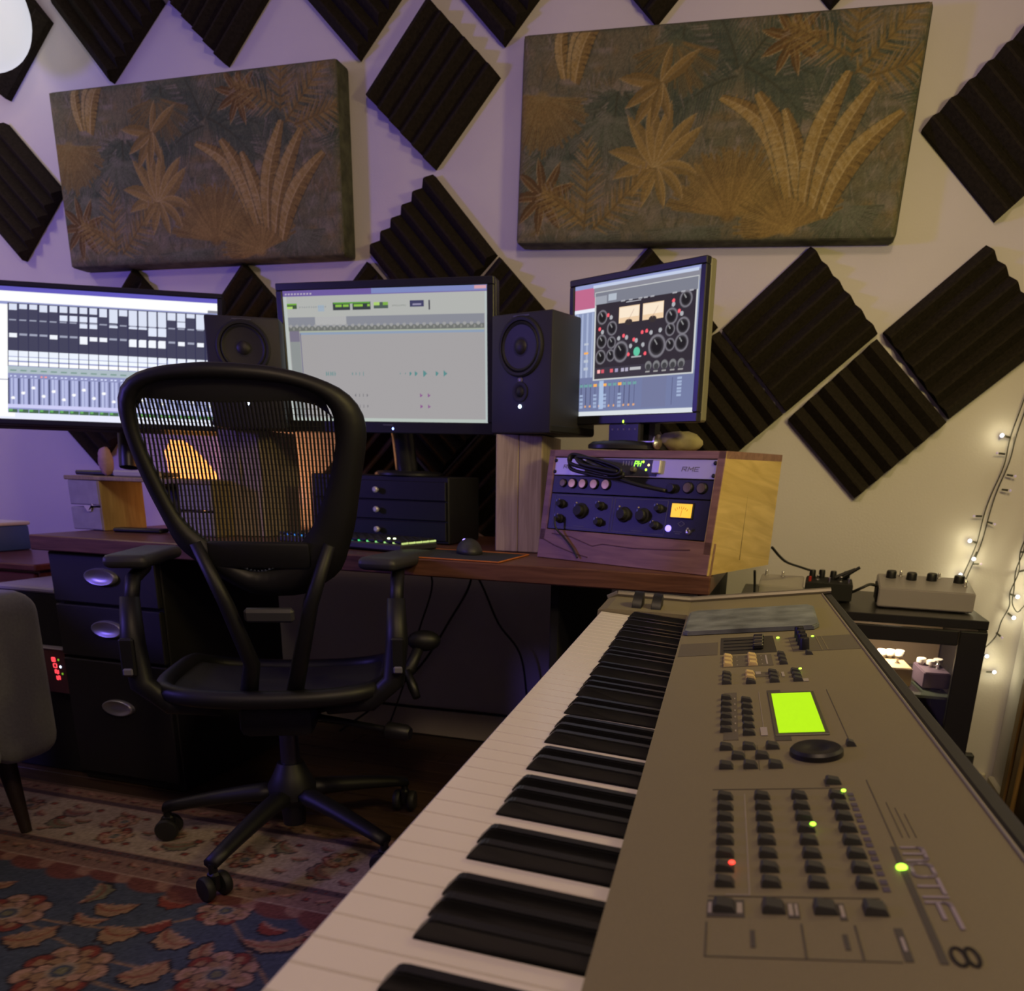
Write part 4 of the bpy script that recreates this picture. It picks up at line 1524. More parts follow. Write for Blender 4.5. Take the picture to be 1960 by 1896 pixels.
o = b.build('white_box', mat('box_white', (0.44, 0.42, 0.40), 0.6), None, matrix=TR((-1.155, -0.575, 0.9053), 0.1))
tag(o, 'flat whitish box on the riser, partly behind the chair back', 'box')
for i, (pts, lab) in enumerate([([(-1.235, -0.47, 0.9), (-1.235, -0.44, 0.88), (-1.21, -0.40, 0.82), (-1.195, -0.36, 0.765), (-1.17, -0.33, 0.7475)], 'left one of the two thin cables hanging in the riser opening'),
                                ([(-1.14, -0.47, 0.9), (-1.145, -0.44, 0.87), (-1.165, -0.40, 0.81), (-1.15, -0.36, 0.77), (-1.12, -0.34, 0.7475)], 'right one of the two thin cables hanging in the riser opening')]):
    cable('hanging_cable', lab, pts, 0.003, group='thin cables in the riser opening')

# glowing salt lamp behind the chair back
t = thing('salt_lamp', 'glowing orange salt lamp on the desk, seen through the chair back mesh', 'lamp', TR((-1.115, -0.365, DZ + 0.0008)))
b = MB()
b.lathe([(0.075, 0), (0.078, 0.008), (0.070, 0.018)], TR((0.055, 0, 0)), 28)
b.build('base', wood('lamp_base', (0.06, 0.03, 0.015), (0.12, 0.06, 0.03)), t, smooth=True)
M_salt = mat('salt_glow', (0.8, 0.35, 0.15), 0.6, noise=0.2, nscale=20, emit=(1.0, 0.40, 0.10), estr=1.7)
b = MB()
b.sphere((0, 0, 0.145), 0.072, sc=(1.0, 0.9, 1.78), u=16, v=12, jit=0.06)
for v in b.bm.verts:
    v.co.x -= (v.co.z - 0.14) * 0.55
    if v.co.z < 0.018:
        v.co.z = 0.018
b.build('salt_rock', M_salt, t, smooth='all')
light('salt_lamp_light', 'POINT', (-1.06, -0.20, DZ + 0.16), 1.6, (1.0, 0.42, 0.14), 0.05).parent = None
t = thing('dark_pot', 'dark rounded pot in front of the glowing salt lamp, seen through the chair mesh', 'pot', TR((-1.075, -0.50, DZ + 0.0008)))
b = MB()
b.lathe([(0.035, 0), (0.055, 0.03), (0.062, 0.075), (0.055, 0.115), (0.040, 0.135), (0.043, 0.142), (0.036, 0.142), (0.034, 0.12), (0.02, 0.05)], I4, 28)
b.build('body', M_dgrey, t, smooth=True)
b = MB()
b.box((0.05, 0, 0.147), (0.17, 0.006, 0.006), TR((0, 0, 0), 0.3))
b.build('stick', M_black, t)
o = MB()
o.box((0, 0, 0.006), (0.15, 0.05, 0.012), bev=0.004)
o = o.build('black_remote', M_black, None, matrix=TR((-1.145, -0.60, DZ + 0.0008), 0.2))
tag(o, 'flat black remote lying on the desk in front of the riser opening', 'remote')

# ================================================================== mesh office chair
CH = TR((-0.435, -0.949, 0.008), math.radians(25))
t = thing('office_chair', 'black mesh back office chair on five casters in front of the desk', 'chair', CH)
M_frame = mat('chair_frame', (0.007, 0.007, 0.009), 0.5)
M_mesh = mat('chair_mesh', (0.010, 0.010, 0.011), 0.7)
al = math.radians(13)
BM_ = Matrix.Translation((0, -0.20, 0.442)) @ frame_m((0, 0, 0), (1, 0, 0), (0, -math.sin(al), math.cos(al)), (0, -math.cos(al), -math.sin(al)))
OUT = [(0.0, 0.245), (-0.07, 0.285), (-0.141, 0.342), (-0.157, 0.387), (-0.18, 0.452), (-0.193, 0.499), (-0.203, 0.549), (-0.208, 0.592), (-0.206, 0.62), (-0.198, 0.64), (-0.184, 0.657), (-0.158, 0.672), (-0.114, 0.684), (-0.041, 0.694),
       (0.019, 0.695), (0.079, 0.692), (0.14, 0.68), (0.196, 0.659), (0.225, 0.636), (0.238, 0.614), (0.244, 0.586), (0.24, 0.544), (0.229, 0.49), (0.21, 0.386), (0.179, 0.292), (0.10, 0.245)]
INN = [(0.037, 0.296), (-0.015, 0.295), (-0.05, 0.334), (-0.104, 0.376), (-0.125, 0.397), (-0.149, 0.458), (-0.167, 0.517), (-0.177, 0.555), (-0.179, 0.60), (-0.175, 0.622), (-0.165, 0.640), (-0.145, 0.652), (-0.103, 0.662), (-0.02, 0.668),
       (0.05, 0.668), (0.112, 0.663), (0.149, 0.652), (0.178, 0.632), (0.187, 0.605), (0.186, 0.560), (0.168, 0.487), (0.129, 0.392), (0.083, 0.336)]
BAND = [(-0.179, 0.60), (-0.161, 0.624), (-0.103, 0.623), (-0.02, 0.623), (0.05, 0.627), (0.112, 0.631), (0.149, 0.625), (0.185, 0.60)]


def resample(poly, n, c):
    """outline points where rays from c meet the closed outline"""
    res = []
    P = [Vector((x, y)) for x, y in poly]
    for i in range(n):
        a = 2 * PI * i / n
        d = Vector((math.cos(a), math.sin(a)))
        best = 0
        for k in range(len(P)):
            p, q = P[k] - c, P[(k + 1) % len(P)] - c
            e = q - p
            den = d.x * e.y - d.y * e.x
            if abs(den) < 1e-9:
                continue
            s = (p.x * e.y - p.y * e.x) / den
            u_ = (p.x * d.y - p.y * d.x) / den
            if s > 0 and -1e-6 <= u_ <= 1 + 1e-6:
                best = max(best, s)
        res.append(tuple(c + d * best))
    return res


cc = Vector((0.01, 0.50))
N_ = 72


def smoothc(pts, it=2):
    for _ in range(it):
        n = len(pts)
        pts = [((pts[i - 1][0] + 2 * pts[i][0] + pts[(i + 1) % n][0]) / 4, (pts[i - 1][1] + 2 * pts[i][1] + pts[(i + 1) % n][1]) / 4) for i in range(n)]
    return pts


ro, ri = smoothc(resample(OUT, N_, cc), 1), smoothc(resample(INN, N_, cc), 2)
mid = [((a[0] + b_[0]) / 2, (a[1] + b_[1]) / 2) for a, b_ in zip(ro, ri)]


def cv_(x, y):
    return -0.55 * x * x + 0.10 * (y - 0.45) ** 2


b = MB()
# rounded section: outer edge, crowned middle, inner edge
LL = []
for pts, z in ((ro, 0.0), (mid, 0.014), (ri, 0.004), (ri, -0.012), (mid, -0.020), (ro, -0.014)):
    LL.append([b.bm.verts.new(BM_ @ Vector((x, y, z + cv_(x, y)))) for x, y in pts])
for k in range(6):
    A, Bq = LL[k], LL[(k + 1) % 6]
    for i in range(N_):
        b.bm.faces.new((A[i], A[(i + 1) % N_], Bq[(i + 1) % N_], Bq[i]))
b.build('back_frame', M_frame, t, smooth='all')
# smooth band under the top rail
b = MB()
top = [(x, y) for x, y in INN[8:19]]
nb_ = 24


def interp(poly, xq):
    for (x0, y0), (x1, y1) in zip(poly[:-1], poly[1:]):
        if x0 <= xq <= x1:
            return y0 + (y1 - y0) * (xq - x0) / (x1 - x0 + 1e-9)
    return poly[-1][1] if xq > poly[-1][0] else poly[0][1]


topx = sorted(set(INN[8:19]))
rows = []
for i in range(nb_ + 1):
    x = -0.176 + 0.358 * i / nb_
    y1, y0 = interp(sorted(INN[8:20]), x) + 0.004, interp(BAND, x)
    rows.append([b.bm.verts.new(BM_ @ Vector((x, y0 + (y1 - y0) * s, -0.016 + 0.016 * s + cv_(x, y0)))) for s in (0, 0.5, 1)])
for p, q in zip(rows[:-1], rows[1:]):
    for k in range(2):
        b.bm.faces.new((p[k], q[k], q[k + 1], p[k + 1]))
b.build('head_band', mat('chair_band', (0.030, 0.030, 0.036), 0.45), t, smooth='all')
# mesh: vertical strands, each a narrow ribbon, joined (past counting)
b = MB()
Pin = [Vector(p) for p in INN[:9]] + [Vector(p) for p in BAND[1:]] + [Vector(p) for p in INN[19:]]


def spans(xq):
    ys = []
    for k in range(len(Pin)):
        p, q = Pin[k], Pin[(k + 1) % len(Pin)]
        if (p.x > xq) != (q.x > xq):
            ys.append(p.y + (q.y - p.y) * (xq - p.x) / (q.x - p.x))
    return sorted(ys)


x = -0.1775
while x < 0.185:
    ys = spans(x)
    if len(ys) >= 2:
        y0, y1 = ys[0] - 0.004, ys[-1] + 0.004
        n = 7
        prev = None
        for i in range(n + 1):
            y = y0 + (y1 - y0) * i / n
            z = -0.006 + cv_(x, y) - 0.028 * math.sin(PI * i / n) * max(0, 1 - (x / 0.19) ** 2)
            vs = [b.bm.verts.new(BM_ @ Vector((x + dx, y, z + dz))) for dx, dz in ((-0.00205, 0), (0, 0.0008), (0.00205, 0), (0, -0.0008))]
            if prev:
                for k in range(4):
                    b.bm.faces.new((prev[k], prev[(k + 1) % 4], vs[(k + 1) % 4], vs[k]))
            prev = vs
    x += 0.0071
o = b.build('back_mesh', M_mesh, t)
o['kind'] = 'stuff'
# denser weave in the middle of the back: fine cross threads
b = MB()
y = 0.31
while y < 0.62:
    xs = []
    for k in range(len(Pin)):
        p, q = Pin[k], Pin[(k + 1) % len(Pin)]
        if (p.y > y) != (q.y > y):
            xs.append(p.x + (q.x - p.x) * (y - p.y) / (q.y - p.y))
    xs.sort()
    if len(xs) >= 2:
        prev = None
        for i in range(9):
            x = xs[0] + (xs[-1] - xs[0]) * i / 8
            z = -0.007 + cv_(x, y) - 0.028 * math.sin(PI * min(1, max(0, (y - 0.3) / 0.32))) * max(0, 1 - (x / 0.19) ** 2)
            vs = [b.bm.verts.new(BM_ @ Vector((x, y + dy, z))) for dy in (-0.0004, 0.0004)]
            if prev:
                b.bm.faces.new((prev[0], vs[0], vs[1], prev[1]))
            prev = vs
    y += 0.011
o = b.build('cross_threads', M_mesh, t)
o['kind'] = 'stuff'
# lumbar pad and the Y shaped spine below the back
b = MB()
b.box((0.02, 0.335, 0.006), (0.20, 0.055, 0.016), BM_, bev=0.007, seg=2)
b.build('lumbar_pad', M_frame, t, smooth=True)
b = MB()
for s in (-1, 1):
    b.tube([BM_ @ Vector((0.03 + s * 0.13, 0.36, 0.012)), BM_ @ Vector((0.03 + s * 0.085, 0.24, 0.03)), BM_ @ Vector((0.03 + s * 0.05, 0.10, 0.03)), Vector((s * 0.05, -0.17, 0.44)), Vector((s * 0.06, -0.05, 0.40))], 0.018, 8, radii=[0.012, 0.016, 0.018, 0.02, 0.018])
b.build('spine_frame', M_frame, t, smooth='all')
b = MB()
b.box((0.03, 0.215, 0.036), (0.10, 0.030, 0.02), BM_, bev=0.006)
b.build('spine_bridge', mat('chair_bridge', (0.05, 0.05, 0.06), 0.35), t)
# seat: bowed frame with mesh pan
seat_o = []
for i in range(48):
    a = 2 * PI * i / 48
    ca, sa = math.cos(a), math.sin(a)
    r_ = (abs(ca) ** 4 + abs(sa) ** 4) ** -0.25
    seat_o.append((0.255 * ca * r_, 0.02 + 0.235 * sa * r_))


def zs(x, y):
    return 0.435 + 0.35 * x * x * 0.6 - (0.03 if y > 0.15 else 0) * ((y - 0.15) / 0.1) + 0.02 * max(0, -y - 0.1) * 5 * 0.4


b = MB()
b.tube([Vector((x, y, zs(x, y))) for x, y in seat_o], 0.021, 8, closed=True)
b.build('seat_frame', M_frame, t, smooth='all')
b = MB()
for k in range(4):
    pass
ctr = b.bm.verts.new((0, 0.02, 0.425))
r1 = [b.bm.verts.new((x * .55, 0.02 + (y - .02) * .55, 0.428 + 0.2 * (x * .55) ** 2)) for x, y in seat_o]
r2 = [b.bm.verts.new((x * .96, 0.02 + (y - .02) * .96, zs(x, y))) for x, y in seat_o]
for i in range(48):
    j = (i + 1) % 48
    b.bm.faces.new((ctr, r1[i], r1[j]))
    b.bm.faces.new((r1[i], r2[i], r2[j], r1[j]))
b.build('seat_pan', M_mesh, t, smooth='all')
b = MB()
b.box((0, -0.02, 0.365), (0.17, 0.26, 0.075), bev=0.02, seg=2)
b.box((0, 0.03, 0.395), (0.36, 0.05, 0.03), bev=0.01)
b.build('tilt_mechanism', M_frame, t, smooth=True)
# arms
for s in (-1, 1):
    b = MB()
    b.tube([(s * 0.12, -0.14, 0.40), (s * 0.22, -0.17, 0.42), (s * 0.275, -0.17, 0.47), (s * 0.285, -0.165, 0.56), (s * 0.285, -0.15, 0.66)], 0.022, 10, radii=[0.018, 0.022, 0.026, 0.026, 0.020])
    b.tube([(s * 0.285, -0.15, 0.64), (s * 0.287, -0.11, 0.695), (s * 0.287, -0.03, 0.712)], 0.016, 10)
    a_ = b.build('armrest', M_frame, t, smooth='all')
    b = MB()
    b.box((0, 0, 0), (0.095, 0.255, 0.030), TR((s * 0.287, -0.02, 0.734), s * 0.12 + (-0.5 if s > 0 else 0.1)), bev=0.0145, seg=3)
    b.build('arm_pad', mat('arm_pad', (0.035, 0.035, 0.036), 0.5), a_, smooth=True)
    b = MB()
    b.box((s * 0.287, -0.197, 0.535), (0.030, 0.016, 0.085), bev=0.004)
    b.build('height_lock', M_black, a_)
    b = MB()
    b.box((s * 0.287, -0.208, 0.505), (0.020, 0.008, 0.016), bev=0.003)
    b.build('lock_button', mat('lock_grey', (0.16, 0.16, 0.2), 0.35), a_)
# levers and knobs on the right side under the seat
b = MB()
b.tube([(0.06, -0.05, 0.37), (0.22, -0.03, 0.40), (0.31, 0.0, 0.46), (0.335, 0.02, 0.515)], 0.017, 8, radii=[0.017, 0.018, 0.017, 0.014])
b.sphere((0.345, 0.025, 0.525), 0.036, sc=(1.2, 0.8, 0.75), u=14, v=10)
b.build('recline_lever', M_frame, t, smooth='all')
b = MB()
b.cyl((0.08, -0.05, 0.35), (0.27, -0.13, 0.335), 0.008)
b.lathe([(0.012, 0), (0.021, 0.006), (0.021, 0.055), (0.015, 0.064)], Matrix.Translation((0.25, -0.122, 0.336)) @ Vector((0.92, -0.38, -0.07)).to_track_quat('Z', 'Y').to_matrix().to_4x4(), 16)
b.build('tension_knob', M_black, t, smooth=True)
b = MB()
b.tube([(0.30, -0.02, 0.46), (0.315, -0.03, 0.42), (0.325, -0.05, 0.395)], 0.010, 8, radii=[0.008, 0.013, 0.010])
b.build('height_lever', M_black, t, smooth='all')
# column, hub, five arms, five casters
b = MB()
b.lathe([(0.024, 0.20), (0.024, 0.34)], I4, 16)
b.build('gas_column', mat('column_steel', (0.10, 0.10, 0.11), 0.3, 0.7), t, smooth=True)
b = MB()
b.lathe([(0.028, 0.045), (0.032, 0.10), (0.060, 0.125), (0.060, 0.155), (0.045, 0.185), (0.032, 0.215)], I4, 24)
b.build('hub', M_frame, t, smooth=True)
for k in range(5):
    a = math.radians(-88.7 + 72 * k - 25)
    dx, dy = math.cos(a), math.sin(a)
    b = MB()
    n = 7
    prev = None
    for i in range(n + 1):
        f = i / n
        r_ = 0.04 + 0.29 * f
        zt = 0.158 - 0.058 * f ** 1.3
        hw, hh = 0.030 - 0.010 * f, 0.050 - 0.022 * f
        vs = []
        for q in range(8):
            an = 2 * PI * q / 8 + PI / 8
            vs.append(b.bm.verts.new((dx * r_ - dy * hw * math.cos(an), dy * r_ + dx * hw * math.cos(an), zt - hh / 2 + hh / 2 * math.sin(an))))
        if prev:
            for q in range(8):
                b.bm.faces.new((prev[q], prev[(q + 1) % 8], vs[(q + 1) % 8], vs[q]))
        else:
            b.bm.faces.new(vs)
        prev = vs
    b.bm.faces.new(list(reversed(prev)))
    b.build('base_arm', M_frame, t, smooth='all')
    wa = a + [1.2, 0.3, 0.8, 2.0, 0.1][k]
    wm = Matrix.Translation((dx * 0.325, dy * 0.325, 0.0295)) @ Matrix.Rotation(wa, 4, 'Z')
    b = MB()
    b.cyl((dx * 0.325, dy * 0.325, 0.045), (dx * 0.325, dy * 0.325, 0.085), 0.010)
    b.box((0, 0, 0.012), (0.030, 0.022, 0.046), wm, bev=0.006)
    c_ = b.build('caster', M_black, t)
    for s in (-1, 1):
        b = MB()
        b.lathe([(0.012, -0.010), (0.026, -0.009), (0.0290, -0.004), (0.0290, 0.004), (0.026, 0.009), (0.012, 0.010)], wm @ Matrix.Translation((0, s * 0.021, 0)) @ Matrix.Rotation(PI / 2, 4, 'X'), 20)
        b.build('wheel', M_rubber, c_, smooth=True)

# ================================================================== workstation keyboard in the foreground
P = 0.0235
KO = Vector((0.517, -2.312, 0.713))
eu = Vector((-0.079, 0.997, 0.010)).normalized()
ev = Vector((0.993, 0.080, -0.083))
ev = (ev - eu * ev.dot(eu)).normalized()
en = ev.cross(eu).normalized()
KM = frame_m(KO, ev, eu, en)
syn = thing('synthesizer', 'large silver grey 88 key synthesizer keyboard with green display, filling the right foreground', 'synthesizer', KM)
U0, U1 = -0.255, 1.205
PA = math.radians(12)
PMX = Matrix.Translation((0.148, 0, 0.014)) @ Matrix.Rotation(-PA, 4, 'Y')      # panel frame: x up the slope, y along the keys
M_syn = mat('synth_silver', (0.225, 0.195, 0.115), 0.52, 0.2, noise=0.05, nscale=900, bump=0.06, bscale=1500)
M_syn2 = mat('synth_edge', (0.20, 0.18, 0.14), 0.4, 0.4)
M_under = mat('synth_under', (0.025, 0.025, 0.026), 0.6)
SL_ = 0.237
b = MB()
sec = [(0.148, -0.052), (0.148, 0.014), (0.148 + SL_ * math.cos(PA), 0.014 + SL_ * math.sin(PA)), (0.148 + SL_ * math.cos(PA) + 0.004, 0.010 + SL_ * math.sin(PA)), (0.40, -0.052)]
L = [[b.bm.verts.new((x, y, z)) for x, z in sec] for y in (U0 + 0.012, U1 - 0.004)]
for i in range(5):
    b.bm.faces.new((L[0][i], L[0][(i + 1) % 5], L[1][(i + 1) % 5], L[1][i]))
b.bm.faces.new(L[0])
b.bm.faces.new(list(reversed(L[1])))
b.build('control_panel', M_syn, syn)
# raised thin rim along the back edge and dark seam
b = MB()
b.box((SL_ - 0.0012, (U0 + U1) / 2, 0.0007), (0.0024, U1 - U0 - 0.02, 0.003), PMX, bev=0.0008)
b.build('rear_rim', mat('synth_rim', (0.42, 0.38, 0.26), 0.35, 0.5), syn)
b = MB()
b.box((SL_ + 0.010, (U0 + U1) / 2 + 0.004, -0.012), (0.013, U1 - U0, 0.020), PMX, bev=0.002)
b.build('rear_bumper', M_under, syn)
# far end cheek with wheels block
ue = 45 * P + 0.002
b = MB()
sec = [(-0.006, -0.052), (-0.006, 0.001), (0.010, 0.006), (0.149, 0.0145), (0.149, -0.052)]
L = [[b.bm.verts.new((x, y, z)) for x, z in sec] for y in (ue, U1 - 0.004)]
for i in range(5):
    b.bm.faces.new((L[0][i], L[0][(i + 1) % 5], L[1][(i + 1) % 5], L[1][i]))
b.bm.faces.new(L[0])
b.bm.faces.new(list(reversed(L[1])))
b.build('wheel_block', M_syn, syn)
b = MB()
for p0, p1 in [((-0.008, U1, 0.0), (0.010, U1, 0.011)), ((0.010, U1, 0.011), (0.148, U1, 0.0185)), ((0.148, U1, 0.0185), (0.148 + (SL_ + 0.014) * math.cos(PA), U1, 0.0185 + (SL_ + 0.014) * math.sin(PA)))]:
    b.cyl(p0, p1, 0.006, n=8)
b.box((0.19, U1 + 0.003, -0.028), (0.40, 0.008, 0.05))
b.build('end_cheek', M_syn2, syn, smooth=True)
b = MB()
sec = [(-0.006, -0.052), (-0.006, 0.001), (0.010, 0.006), (0.149, 0.0145), (0.148 + SL_ * math.cos(PA), 0.0145 + SL_ * math.sin(PA)), (0.40, -0.052)]
L = [[b.bm.verts.new((x, y, z)) for x, z in sec] for y in (U0 - 0.012, -7 * P - 0.003)]
n = len(sec)
for i in range(n):
    b.bm.faces.new((L[0][i], L[0][(i + 1) % n], L[1][(i + 1) % n], L[1][i]))
b.bm.faces.new(L[0])
b.bm.faces.new(list(reversed(L[1])))
b.build('near_cheek', M_syn2, syn)
b = MB()
b.box((0.07, (U0 + U1) / 2, -0.046), (0.155, U1 - U0 - 0.01, 0.014))
b.build('key_bed', M_under, syn)
b = MB()
b.box((-0.0045, (U0 + U1) / 2, -0.040), (0.006, U1 - U0 - 0.01, 0.028), bev=0.002)
b.build('key_slip', M_under, syn)
# pitch and modulation wheels
for x in (0.058, 0.092):
    b = MB()
    b.lathe([(0.026, -0.009), (0.031, -0.008), (0.031, 0.008), (0.026, 0.009)], Matrix.Translation((x, 1.115, 0.004)) @ Matrix.Rotation(PI / 2, 4, 'Y'), 28)
    b.build('wheel', M_black, syn, smooth=True)

# keys: white boundaries counted from the bass end, index 0 at the far end
M_wk = mat('key_white', (0.76, 0.71, 0.68), 0.22, spec=0.5)
M_bk = mat('key_black', (0.010, 0.010, 0.011), 0.30)
KEYL = 0.152
wk = None
GAP = 0.0010
BKW = 0.0118


def black_after(i):          # black key on the boundary i (between white i-1 and i), A0 is white 0
    return i not in (0, 52) and (i % 7) not in (2, 5)


BSH = {1: 0.0, 3: -0.0022, 4: 0.0022, 6: -0.0030, 0: 0.0, 8: 0.0030}
for i in range(52):
    y0 = (45 - i - 1) * P + GAP / 2
    y1 = (45 - i) * P - GAP / 2
    # notches where neighbouring black keys sit (bass neighbour toward +y)
    nb_hi = black_after(i)
    nb_lo = black_after(i + 1)
    key = (nb_hi, nb_lo)
    b = MB()
    yl = y0 + (BKW / 2 + 0.001 if nb_lo else 0)
    yh = y1 - (BKW / 2 + 0.001 if nb_hi else 0)
    poly = [(0.0, y0), (0.051, y0), (0.051, yl), (KEYL, yl), (KEYL, yh), (0.051, yh), (0.051, y1), (0.0, y1)]
    # drop doubled points
    pp = [q for k, q in enumerate(poly) if q != poly[k - 1]]
    b.prism([(x - 0, y) for x, y in pp], -0.016, -0.0012)
    e = 0.0012
    pin = [(min(max(x, 0.0014), KEYL), y + (e * 0.6 if y < (y0 + y1) / 2 else -e * 0.6)) for x, y in pp]
    n = len(pp)
    lo = [b.bm.verts.new((x, y, -0.0012)) for x, y in pp]
    hi = [b.bm.verts.new((x, y, 0.0)) for x, y in pin]
    for k in range(n):
        b.bm.faces.new((lo[k], lo[(k + 1) % n], hi[(k + 1) % n], hi[k]))
    b.bm.faces.new(hi)
    b.build('white_key', M_wk, syn)
bk = None
for i in range(1, 52):
    if not black_after(i):
        continue
    y = (45 - i) * P
    if bk is None:
        b = MB()
        hw, ht = BKW / 2, 0.0046
        x0, x1 = 0.0500, 0.1490
        prof = [(x0, -0.010, hw), (x0 + 0.001, 0.0005, hw), (x0 + 0.008, 0.0105, ht), (x0 + 0.012, 0.0118, ht), (x1, 0.0112, ht), (x1, -0.010, hw)]
        A = [b.bm.verts.new((x, -q, z)) for x, z, q in prof]
        Bq = [b.bm.verts.new((x, q, z)) for x, z, q in prof]
        n = len(prof)
        for k in range(n):
            b.bm.faces.new((A[k], A[(k + 1) % n], Bq[(k + 1) % n], Bq[k]))
        b.bm.faces.new(A)
        b.bm.faces.new(list(reversed(Bq)))
        # widen the foot along the sides
        bmesh.ops.bevel(b.bm, geom=[e for e in b.bm.edges if abs(e.verts[0].co.z - e.verts[1].co.z) < 0.004 and e.verts[0].co.z > 0.009], offset=0.0012, segments=2, affect='EDGES')
        bk = b.build('black_key', M_bk, syn)
        o = bk
    else:
        o = copy_part(bk, syn)
    o.location = (0, y, 0)

# controls on the panel -------------------------------------------------
M_btn = mat('button_dark', (0.040, 0.040, 0.038), 0.45)
M_btny = mat('button_cream', (0.62, 0.47, 0.20), 0.5)
btn = {}


def button(s, u_, m_=None, lx=0.0115, ly=0.0085, name='button'):
    m_ = m_ or M_btn
    k_ = (m_.name, lx, ly)
    if k_ not in btn:
        b = MB()
        # wedge topped push button, taller to the front
        pts = []
        vs = []
        for y in (-ly / 2, ly / 2):
            vs.append([b.bm.verts.new((x, y * q, z)) for x, z, q in [(-lx / 2, 0, 1), (-lx / 2 + 0.0005, 0.0042, .9), (-lx / 2 + 0.002, 0.0052, .85), (lx / 2 - 0.002, 0.0036, .85), (lx / 2, 0.0, 1)]])
        for i in range(5):
            b.bm.faces.new((vs[0][i], vs[0][(i + 1) % 5], vs[1][(i + 1) % 5], vs[1][i]))
        b.bm.faces.new(vs[0])
        b.bm.faces.new(list(reversed(vs[1])))
        o = b.build(name, m_, syn)
        btn[k_] = o
    else:
        o = copy_part(btn[k_], syn)
    o.matrix_local = PMX @ Matrix.Translation((s, u_, 0.0001))
    return o


for s in (0.067, 0.0933, 0.1193, 0.1453):
    for k in range(8):
        button(s, 0.2452 - 0.01857 * k)
for s in (0.067, 0.0933, 0.1202, 0.1455):
    button(s, 0.0880, None, 0.0125, 0.0115)
button(0.1459, 0.2727)
for s in (0.0675, 0.0868, 0.1064):
    button(s, 0.3568, None, 0.0115, 0.011)
    button(s, 0.3106, None, 0.0115, 0.011)
for s in (0.0774, 0.0968):
    button(s, 0.3327, None, 0.0115, 0.011)
button(0.1702, 0.3581, None, 0.008, 0.008)
for k in range(6):
    button(0.0673, 0.5159 - 0.02206 * k)
    button(0.0877, 0.5043 - 0.0219 * k)
for k in range(3):
    button(0.069, 0.7132 - 0.0217 * k, M_btny, 0.0115, 0.0145)
    button(0.099, 0.7133 - 0.0221 * k, M_btny, 0.0115, 0.0145)
    button(0.0676, 0.6203 - 0.0186 * k, None, 0.011, 0.0115)
    button(0.0942, 0.6203 - 0.0198 * k, M_btny if k < 2 else M_btn, 0.011, 0.0115)
    button(0.1201, 0.6198 - 0.0185 * k, None, 0.011, 0.0115)
    button(0.1455, 0.6200 - 0.0185 * k, None, 0.011, 0.0115)
    button(0.1352, 0.7135 - 0.0228 * k, None, 0.010, 0.0125)
button(0.1690, 0.7126, None, 0.009, 0.011)
# display
b = MB()
b.box((0.1333, 0.4593, 0.0006), (0.047, 0.145, 0.0016), PMX, bev=0.0005)
dp = b.build('display_frame', mat('display_frame', (0.10, 0.10, 0.06), 0.3), syn)
b = MB()
b.box((0.1333, 0.4593, 0.0012), (0.0395, 0.133, 0.0010), PMX)
b.build('display', glow('lcd', (0.50, 0.92, 0.0), 0.95), dp)
for y, dy in ((0.538, 0.012), (0.380, 0.012)):
    b = MB()
    b.box((0.1165, y, 0.00025), (0.014, dy, 0.0005), PMX)
    b.build('display_label', mat('print_dark', (0.075, 0.067, 0.055), 0.6), syn)
# data dial
b = MB()
b.lathe([(0.0212, 0), (0.0212, 0.0045), (0.0190, 0.0068), (0.0110, 0.0066), (0.0085, 0.0050), (0.004, 0.0040), (0.0005, 0.0038)], PMX @ Matrix.Translation((0.1403, 0.3370, 0)), 36)
b.build('data_dial', M_black, syn, smooth=True)
# sliders and their slots
b = MB()
b.box((0.095, 0.7875, 0.0002), (0.072, 0.108, 0.0005), PMX)
b.build('slider_panel', mat('slider_panel', (0.030, 0.028, 0.022), 0.5), syn)
for k in range(4):
    y = 0.755 + 0.0215 * k
    b = MB()
    b.box((0.088, y, 0.0007), (0.050, 0.004, 0.0008), PMX)
    b.build('slider_slot', M_blackm, syn)
    b = MB()
    b.box((0.108 + 0.001 * k, y, 0.0042), (0.014, 0.0085, 0.008), PMX, bev=0.002)
    sc_ = b.build('slider', M_black, syn)
    b = MB()
    b.box((0.108 + 0.001 * k, y, 0.0086), (0.012, 0.0012, 0.0005), PMX)
    b.build('slider_mark', mat('slider_mark', (0.4, 0.36, 0.24), 0.5), sc_)
# four tall knobs
for y in (0.8189, 0.7933, 0.7690, 0.7410):
    b = MB()
    b.lathe([(0.0065, 0), (0.0062, 0.014), (0.0054, 0.0155)], PMX @ Matrix.Translation((0.1655, y, 0)), 18)
    b.build('knob', M_black, syn, smooth=True)
# printed bands, lines and labels (flat print)
M_band = mat('print_band', (0.115, 0.100, 0.072), 0.55)
M_pd = mat('print_dark', (0.075, 0.067, 0.055), 0.6)
M_plav = mat('print_lavender', (0.30, 0.26, 0.29), 0.6)


def pbox(b, s0, u0, s1, u1, z=0.00025):
    b.box(((s0 + s1) / 2, (u0 + u1) / 2, z), (abs(s1 - s0), abs(u1 - u0), 0.0004), PMX)


